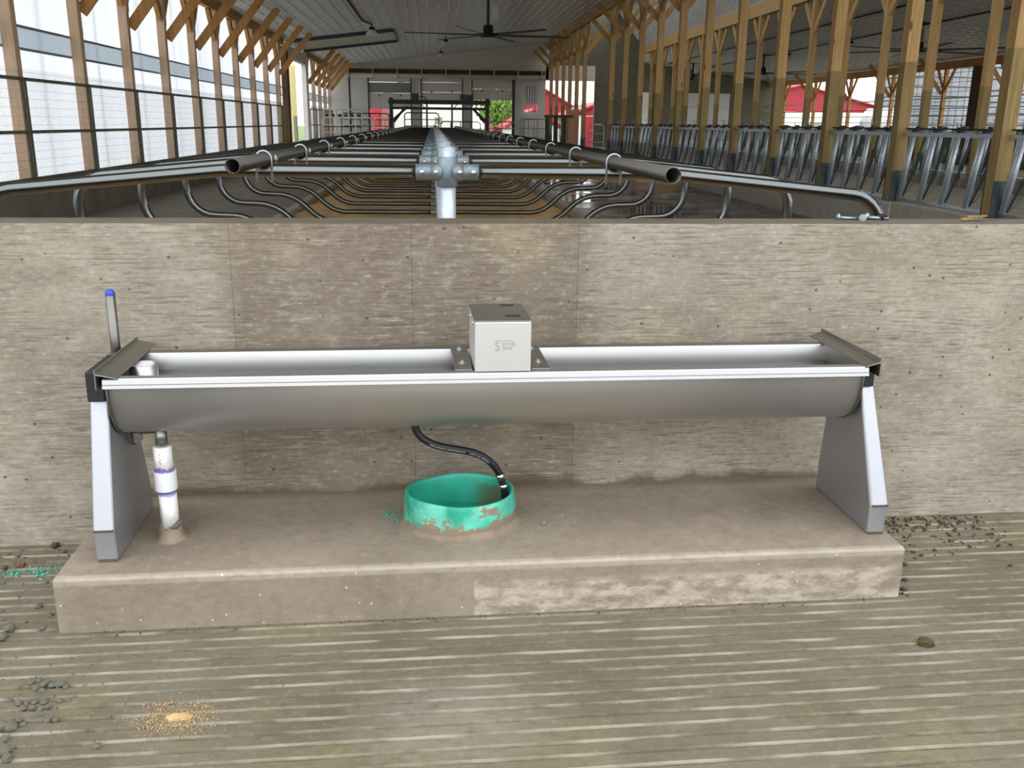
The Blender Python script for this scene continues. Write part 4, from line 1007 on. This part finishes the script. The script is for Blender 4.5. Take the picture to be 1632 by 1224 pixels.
tag(obj('header_beam', MB().box(X2-.09, X2-.04, CE, 54, 5.36, 5.80).box(X2+.04, X2+.09, CE, 54, 5.36, 5.80), M['timber']), 'long timber header beam over the far feed posts', 'beam')
def headlock():
    T = thing('headlock_gate', '', 'headlock panel', (XM, 0, .58)); w = BAY-.19
    def Z(z): return z-.58
    obj('top_rail', MB().box(.02, .07, 0, w, Z(1.465), Z(1.515)), M['galv_bright'], T)
    obj('bottom_rail', MB().tube([(.03, 0, Z(.612)), (.03, w, Z(.612))], .026, 8), M['galv_bright'], T)
    obj('latch_rail', MB().tube([(.04, 0, Z(1.565)), (.04, w, Z(1.565))], .012, 6), M['dark_steel'], T)
    obj('end_bar', MB().tube([(.03, w-.06, Z(.63)), (.03, w-.20, Z(1.47))], .022, 7), M['galv_bright'], T)
    a = MB().tube([(.03, -.030, Z(.63)), (.03, -.210, Z(1.47))], .025, 7).tube([(.03, .030, Z(.63)), (.03, -.150, Z(1.47))], .025, 7).mesh('lock_bar', M['galv_bright'])
    b = MB().tube([(.055, -.05, Z(.66)), (.055, -.26, Z(1.0)), (.055, -.46, Z(1.46))], .016, 6, smooth=False).mesh('swing_bar', M['bracket'])
    c = MB().box(.03, .09, -.36, -.24, Z(.975), Z(1.025)).mesh('pivot_plate', M['bracket'])
    d = MB().tube([(.07, -.05, Z(.68)), (.07, -.16, Z(.74)), (.07, -.27, Z(.86)), (.07, -.34, Z(1.02)), (.07, -.36, Z(1.14))], .007, 5).mesh('release_rod', M['galv'])
    e = MB().box(-.005, .085, -.25, -.09, Z(1.518), Z(1.555)).box(.01, .06, -.36, -.28, Z(1.54), Z(1.60)).mesh('latch', M['dark_steel'])
    e2 = MB().box(-.01, .03, -.20, -.12, Z(1.520), Z(1.545)).mesh('latch_tag', M['galv'])
    for k in range(4):
        y = .54+k*.555
        for nm, me in (('lock_bar', a), ('swing_bar', b), ('pivot_plate', c), ('release_rod', d), ('latch', e), ('latch_tag', e2)): link(nm, me, T, (0, y, 0))
    obj('handle', MB().tube([(.05, .9, Z(1.57)), (.05, .9, Z(1.70))], .012, 6), M['galv'], T)
    return T
HL = headlock()
for i, y in enumerate(MY[:-1]):
    o = HL if i == 0 else dup(HL, (0, 0, 0))
    o.location = (XM, y+.095, .58); o['group'] = 'headlock panels on the near feed kerb'
    o['label'] = 'headlock panel in the %s bay of the near feed kerb' % ORD[i]
o = dup(HL, (XM, MY[0]-BAY+.095, .58), 'galvanized headlock panel cut off by the frame edge before the first feed post'); o['group'] = 'headlock panels on the near feed kerb'
for i, y in enumerate(Y2[:-1]):
    o = dup(HL, (X2, y+.095, .58), 'headlock panel behind the feed drive, %s from the near end' % ORD[i]); o['group'] = 'headlock panels on the far kerb'

# ------------------------------------------------------------------ right outer wall
Y3 = ylist(17.2, 20)
def right_post():
    T = thing('wall_post', '', 'post', (X3, 0, 0))
    obj('shaft', MB().box(0, .15, -.075, .075, 1.3, 4.2), M['brace'], T)
    for s in (-1, 1): obj('knee_brace', MB().bar((.07, s*.05, 3.2), (.07, s*.72, 4.12), .13, .07, (1, 0, 0)), M['brace'], T)
    obj('roof_brace', MB().bar((0, .1, 3.05), (-1.2, .1, 4.55), .16, .05, (0, 1, 0)), M['brace'], T)
    return T
RP = right_post()
Y3 = Y3[::2]
for i, y in enumerate(Y3):
    o = RP if i == 0 else dup(RP, (X3, y, 0))
    o.location = (X3, y, 0); o['group'] = 'right outer wall posts'
    o['label'] = 'slim post with forked braces, %s along the right outer wall' % ORD[i]
tag(obj('eave_beam', MB().box(X3-.02, X3+.16, CE, 64, 4.1, 4.44), M['brace']), 'long timber eave beam of the right outer wall', 'beam')
for z, mt, nm, wd in ((2.86, 'siding', 'white rail across the right outer wall openings', .035), (2.42, 'dark_steel', 'upper dark rail across the right outer wall', .02), (2.1, 'dark_steel', 'middle dark rail across the right outer wall', .015), (1.8, 'dark_steel', 'lower dark rail across the right outer wall', .015)):
    tag(obj('wall_rail', MB().tube([(X3-.03, 2, z), (X3-.03, 64, z)], wd, 6), M[mt]), nm, 'rail')
def right_mesh(y0, y1, nm):
    T = thing('mesh_screen', 'coarse wire screen in the right outer wall opening, %s' % nm, 'screen', (X3+.05, y0, 1.32))
    m = MB(); w = y1-y0
    for k in range(int(w/.6)): m.bar((0, k*.6, 0), (0, k*.6, 2.8), .018, .018)
    for k in range(7): m.bar((0, 0, .2+k*.4), (0, w, .2+k*.4), .018, .018)
    stuff(obj('wire_mesh', m, M['wire'], T))
right_mesh(27, 37.5, 'in front of the nearer silo'); right_mesh(39.2, 47, 'in front of the farther silo')
tag(obj('dark_column', MB().box(X3-.15, X3+.1, 38.0, 39.15, .1, 4.1), M['dark_wood'], bevel=.01), 'broad dark timber column in the right outer wall between two silos', 'column')

# ------------------------------------------------------------------ fans, lamps, conduits
def fan(x, y, zt, drop, dia, n, rot, nm):
    T = thing('ceiling_fan', nm, 'fan', (x, y, zt), 0, 'large ceiling fans')
    obj('mount_plate', MB().box(-.25, .35, -.12, .12, -.04, 0.02), M['fan'], T)
    obj('down_rod', MB().box(-.045, .045, -.045, .045, -drop+.3, -.03), M['fan'], T)
    obj('motor', MB().lathe([(0, .30), (.14, .30), (.16, .22), (.16, .06), (.26, .03), (.26, -.05), (0, -.05)], (0, 0, -drop), 14), M['fan'], T)
    obj('control_box', MB().box(.10, .32, -.1, .1, -drop*.62, -drop*.22), M['siding'], T)
    obj('guard_disc', MB().lathe([(0, .02), (.52, .012), (.52, -.008), (0, -.012)], (0, 0, -drop), 18), M['fan'], T)
    bl = MB(); bl.add([(.3, -.07, .02), (dia/2, -.055, .02), (dia/2, .055, -.01), (.3, .07, -.02), (.3, -.07, .04), (dia/2, -.055, .035), (dia/2, .055, .005), (.3, .07, .0)], [(0,3,2,1),(4,5,6,7),(0,1,5,4),(1,2,6,5),(2,3,7,6),(3,0,4,7)])
    me = bl.mesh('blade', M['blade'])
    for k in range(n): link('blade', me, T, (0, 0, -drop), rot+2*PI*k/n)
fan(1.75, 30.6, cz(1.75), 1.12, 5.2, 6, .12, 'large black ceiling fan above the stall rows')
fan(17.2, 33.4, cz(17.2), .95, 6.4, 6, .35, 'large ceiling fan in the right aisle, nearest of the three there')
fan(17.2, 49.5, cz(17.2), .95, 6.0, 6, .1, 'large ceiling fan in the right aisle, middle of the three there')
fan(16.2, 59.5, cz(16.2), .95, 6.0, 6, .5, 'large ceiling fan in the right aisle, farthest of the three there')
def lamp(x, y, nm, r=.22):
    T = thing('pendant_lamp', nm, 'lamp', (x, y, cz(x)), 0, 'pendant lamps')
    obj('stem', MB().tube([(0, 0, .02), (0, 0, -.14)], .02, 6), M['fan'], T)
    obj('socket', MB().lathe([(0, -.10), (.09, -.12), (.12, -.22), (0, -.22)], (0, 0, 0), 10), M['fan'], T)
    obj('shade', MB().lathe([(.10, -.20), (r, -.36), (r, -.40), (r-.015, -.40), (.09, -.22)], (0, 0, 0), 16), M['lamp_glass'], T)
lamp(-2.08, 34.6, 'white pendant barn lamp near the raised door'); lamp(.60, 43.0, 'white pendant barn lamp under the main ceiling, behind the fan'); lamp(.45, 50.0, 'small pendant barn lamp farthest along the main ceiling')
lamp(17.4, 39.5, 'white pendant barn lamp in the right aisle'); lamp(17.4, 46.5, 'white pendant barn lamp farther down the right aisle')
tag(obj('conduit', MB().tube([(-2.32, 14, cz(-2.32)-.03), (-2.32, 33.2, cz(-2.32)-.03), (-2.1, 34.5, cz(-2.1)-.03)], .03, 6), M['dark_steel']), 'grey conduit along the left ceiling ending at a lamp', 'conduit')
for x in (15.2, 17.4): tag(obj('conduit', MB().tube([(x, 12, cz(x)-.04), (x, 62, cz(x)-.04)], .03, 6), M['dark_steel']), 'dark conduit along the right aisle ceiling, %s' % ('nearer the feed drive' if x < 16 else 'above the lamps'), 'conduit')

# ------------------------------------------------------------------ gantry, gates and boards at the cross passage
def gantry():
    Y = 40.0; T = thing('steel_gantry', 'dark steel gantry with boxes on its top beam spanning the stall rows', 'gantry', (.28, Y, .1))
    x0, x1, zt = -1.98, 1.98, 2.42
    for x in (x0, x1):
        for y in (-.35, .35): obj('upright', MB().box(x-.06, x+.06, y-.06, y+.06, 0, zt), M['dark_steel'], T)
    for y in (-.35, .35): obj('top_beam', MB().box(x0-.1, x1+.1, y-.07, y+.07, zt-.24, zt-.08), M['dark_steel'], T)
    obj('lower_beam', MB().box(x0, x1, -.05, .05, zt-.46, zt-.36), M['dark_steel'], T)
    for s in (-1, 1):
        for k in (0, 1): obj('brace', MB().bar((s*1.9, -.3+.6*k, 1.55-.1*k), (s*(1.3+.12*k), -.3+.6*k, zt-.36), .09, .09), M['dark_steel'], T)
        obj('hanger', MB().tube([(s*.52, 0, 1.2), (s*.52, 0, zt-.1)], .035, 6), M['dark_steel'], T)
        obj('tie_rod', MB().tube([(s*.52, 0, 1.95), (s*.85, 0, zt-.12)], .02, 6), M['bracket'], T)
        obj('end_frame', MB().bar((s*1.95, -.5, .55), (s*1.95, .5, .55), .1, .5), M['dark_steel'], T)
    obj('control_box', MB().box(-1.15, -.85, -.2, .2, zt-.1, zt+.18), M['bracket'], T, bevel=.01); obj('control_box', MB().box(.86, 1.12, -.2, .2, zt-.1, zt+.16), M['bracket'], T, bevel=.01)
    obj('motor', MB().box(1.14, 1.4, -.2, .2, zt-.12, zt+.14), M['fan'], T, bevel=.02)
    obj('cable_loop', MB().tube([(-.75+.22*math.cos(t), 0, zt-.08+.14*math.sin(t)) for t in [PI*k/10 for k in range(11)]], .02, 5), M['dark_steel'], T)
gantry()
def gate(x0, x1, y, z0, z1, rails, bars, mt, label, cat='gate', r=.028):
    T = thing('tube_gate', label, cat, ((x0+x1)/2, y, z0), 0, 'tube gates at the cross passage')
    w = (x1-x0)/2; h = z1-z0
    obj('frame', MB().tube(fillet([(0, 0, 0), (-w, 0, 0), (-w, 0, h), (w, 0, h), (w, 0, 0), (0, 0, 0)], [0, .12, .16, .16, .12, 0], 4), r, 7, cap=False), M[mt], T)
    for k in range(1, rails): obj('rail', MB().tube([(-w, 0, h*k/rails), (w, 0, h*k/rails)], r*.8, 6), M[mt], T)
    for k in range(1, bars+1): obj('upright', MB().tube([(-w+2*w*k/(bars+1), 0, 0), (-w+2*w*k/(bars+1), 0, h)], r*.8, 6), M[mt], T)
gate(-5.0, -2.75, 44.0, .1, 1.72, 5, 2, 'siding', 'white tube gate beyond the stalls beside the left wall')
gate(-2.65, -1.75, 43.6, .1, 1.72, 4, 1, 'siding', 'small white tube gate beside the gantry, left of it')
gate(-4.6, -2.2, 49.0, .1, 1.95, 6, 4, 'bracket', 'grey tube gate in front of the red far doorway')
gate(-1.4, .3, 48.0, .1, 2.0, 6, 1, 'bracket', 'grey tube gate seen through the gantry, left half'); gate(.4, 2.4, 48.4, .1, 1.6, 4, 3, 'bracket', 'grey tube gate seen through the gantry, right half')
gate(2.55, 3.8, 44.0, .1, 1.62, 5, 1, 'galv', 'galvanized tube gate right of the gantry'); gate(4.0, 5.25, 44.2, .1, 1.75, 4, 2, 'galv', 'galvanized tube gate in front of the white blocks')
gate(6.6, 7.25, 40.2, .1, 1.54, 4, 0, 'galv', 'narrow tube gate across the feed drive opening')
def lock_row():
    T = thing('stanchion_row', 'white stanchion row with dark clamps standing against the left mesh beyond the doorway', 'stanchions', (-4.3, 46.5, .1))
    obj('top_rail', MB().tube([(-.95, 0, 2.0), (.95, 0, 2.0)], .03, 6), M['siding'], T); obj('mid_rail', MB().tube([(-.95, 0, 1.2), (.95, 0, 1.2)], .03, 6), M['bracket'], T)
    for k in range(7): obj('bar', MB().tube([(-.9+k*.3, 0, 0), (-.9+k*.3, 0, 2.0)], .03, 6), M['siding'], T)
    for k in range(6): obj('clamp', MB().box(-.82+k*.3, -.68+k*.3, -.05, .05, 1.66, 1.78), M['dark_steel'], T)
lock_row()
tag(obj('plywood_sheet', MB().box(5.76, 6.33, 41.3, 41.34, .60, 2.17), M['plywood'], bevel=.005), 'tan plywood sheet standing beside the dark bar frame', 'plywood')
def bar_frame():
    T = thing('bar_frame', 'dark steel frame of hanging bars beside the tan plywood sheet', 'frame', (5.1, 41.0, .1))
    obj('top_rail', MB().box(-.32, .95, -.04, .04, 1.72, 1.82), M['dark_steel'], T)
    for k in range(3): obj('bar', MB().box(-.28+k*.37, -.10+k*.37, -.03, .03, 0, 1.72), M['dark_steel'], T)
    for k in range(3): obj('hook', MB().tube([(-.02+k*.36, -.06, 1.75), (-.02+k*.36, -.06, .75)], .016, 5), M['bracket'], T)
bar_frame()

# ------------------------------------------------------------------ outside the barn
def barn(x, y, hw, ln, ze, za, body, gable, roof, label, skirt=0):
    T = thing('farm_building', label, 'building', (x, y, -.25))
    obj('wall', MB().box(-hw, hw, 0, ln, 0, ze+.25), M[body], T)
    obj('gable', MB().prism([(-hw, ze+.25), (hw, ze+.25), (0, za+.25)], 1, .001, ln), M[gable], T)
    s = (za-ze)/hw
    for sg in (-1, 1): obj('roof', MB().prism([(0, za+.27), (0, za+.45), (sg*(hw+.4), ze+.45-s*.4), (sg*(hw+.4), ze+.27-s*.4)], 1, -.4, ln+.4), M[roof], T)
    if skirt: obj('door', MB().box(-hw*.5, -hw*.2, -.05, 0, 0, 2.4), M['red'], T)
    obj('window', MB().box(hw*.1, hw*.3, -.04, 0, 1.6, 2.3), M['grey_panel'], T)
barn(-7.1, 86, 2.6, 14, 3.4, 4.6, 'red', 'red', 'red', 'red farm building seen under the glazed far door')
barn(-.2, 106, 4.1, 14, 5.2, 7.4, 'siding', 'siding', 'silo', 'white farm building seen under the middle far door')
barn(7.6, 72, 1.8, 8, 1.4, 2.45, 'siding', 'red', 'red', 'small white shed with red gable behind the tree')
barn(9.6, 89, 4.0, 16, 2.7, 4.9, 'red', 'red', 'red', 'red gabled barn seen through the feed drive doorway')
barn(13.6, 77, 2.5, 9, 2.2, 3.15, 'siding', 'red', 'red', 'white shed with red gable, right side of the feed drive doorway', 1)
barn(43.0, 110, 12.0, 20, 3.2, 6.1, 'siding', 'red', 'red', 'wide white barn with red gable seen through the right outer wall')
def silo(x, y, r, h, nm):
    T = thing('silo', nm, 'silo', (x, y, -.25))
    obj('shell', MB().lathe([(r, 0), (r, h)], (0, 0, 0), 32), M['silo'], T); obj('dome', MB().lathe([(r, h), (r*.8, h+r*.45), (r*.4, h+r*.7), (0, h+r*.78)], (0, 0, 0), 32), M['siding'], T)
    for k in range(int(h/.6)): obj('hoop', MB().lathe([(r+.03, k*.6+.2), (r+.06, k*.6+.23), (r+.03, k*.6+.26)], (0, 0, 0), 32), M['bracket'], T)
silo(33.6, 63.5, 3.0, 14, 'pale silo with steel hoops outside the right wall, farther one'); silo(32.6, 51.5, 2.3, 14, 'pale silo with steel hoops outside the right wall, nearer one')
def tank():
    T = thing('gas_tank', 'white rounded tank outside the right wall in front of the farther silo', 'tank', (27.6, 57.0, -.25))
    m = MB().tube([(-1.3, 0, 2.0), (-1.15, 0, 2.0), (-.9, 0, 2.0), (.9, 0, 2.0), (1.15, 0, 2.0), (1.3, 0, 2.0)], [.2, .7, .95, .95, .7, .2], 18)
    obj('shell', m, M['siding'], T)
    for s in (-1, 1): obj('leg', MB().box(s*.7-.12, s*.7+.12, -.5, .5, 0, 1.3), M['bracket'], T)
tank()
def tree(x, y, h, r, seed, label):
    rnd = random.Random(seed); T = thing('tree', label, 'tree', (x, y, -.25))
    tr = MB().tube([(0, 0, 0), (.1, 0, h*.35), (0, .1, h*.7)], [.22, .16, .07], 8)
    for k in range(9):
        a = k*2.4; z0 = h*(.22+.05*k); tr.tube([(.05, 0, z0), (r*.5*math.cos(a), r*.5*math.sin(a), z0+h*.14), (r*.85*math.cos(a), r*.85*math.sin(a), z0+h*.22)], [.07, .045, .02], 5)
    obj('trunk', tr, M['bark'], T)
    m = MB()
    for i in range(2600):
        a, u, q = rnd.uniform(0, 6.283), rnd.uniform(-1, 1), rnd.random()**.45
        k = math.sqrt(1-u*u); p = Vector((r*q*k*math.cos(a), r*q*k*math.sin(a), h*.62+h*.38*q*u)); s = rnd.uniform(.10, .22)
        d1 = Vector((rnd.gauss(0, 1), rnd.gauss(0, 1), rnd.gauss(0, 1))).normalized()*s; d2 = Vector((rnd.gauss(0, 1), rnd.gauss(0, 1), rnd.gauss(0, 1))).normalized()*s*.7
        m.add([p-d1, p+d2, p+d1, p-d2], [(0, 1, 2, 3)])
    stuff(obj('foliage', m, M['leaf'], T))
tree(5.6, 85.0, 6.2, 2.2, 1, 'green spring tree seen under the right overhead door'); tree(-6.4, 124, 6.5, 2.6, 2, 'green tree behind the gap between the red and white farm buildings')
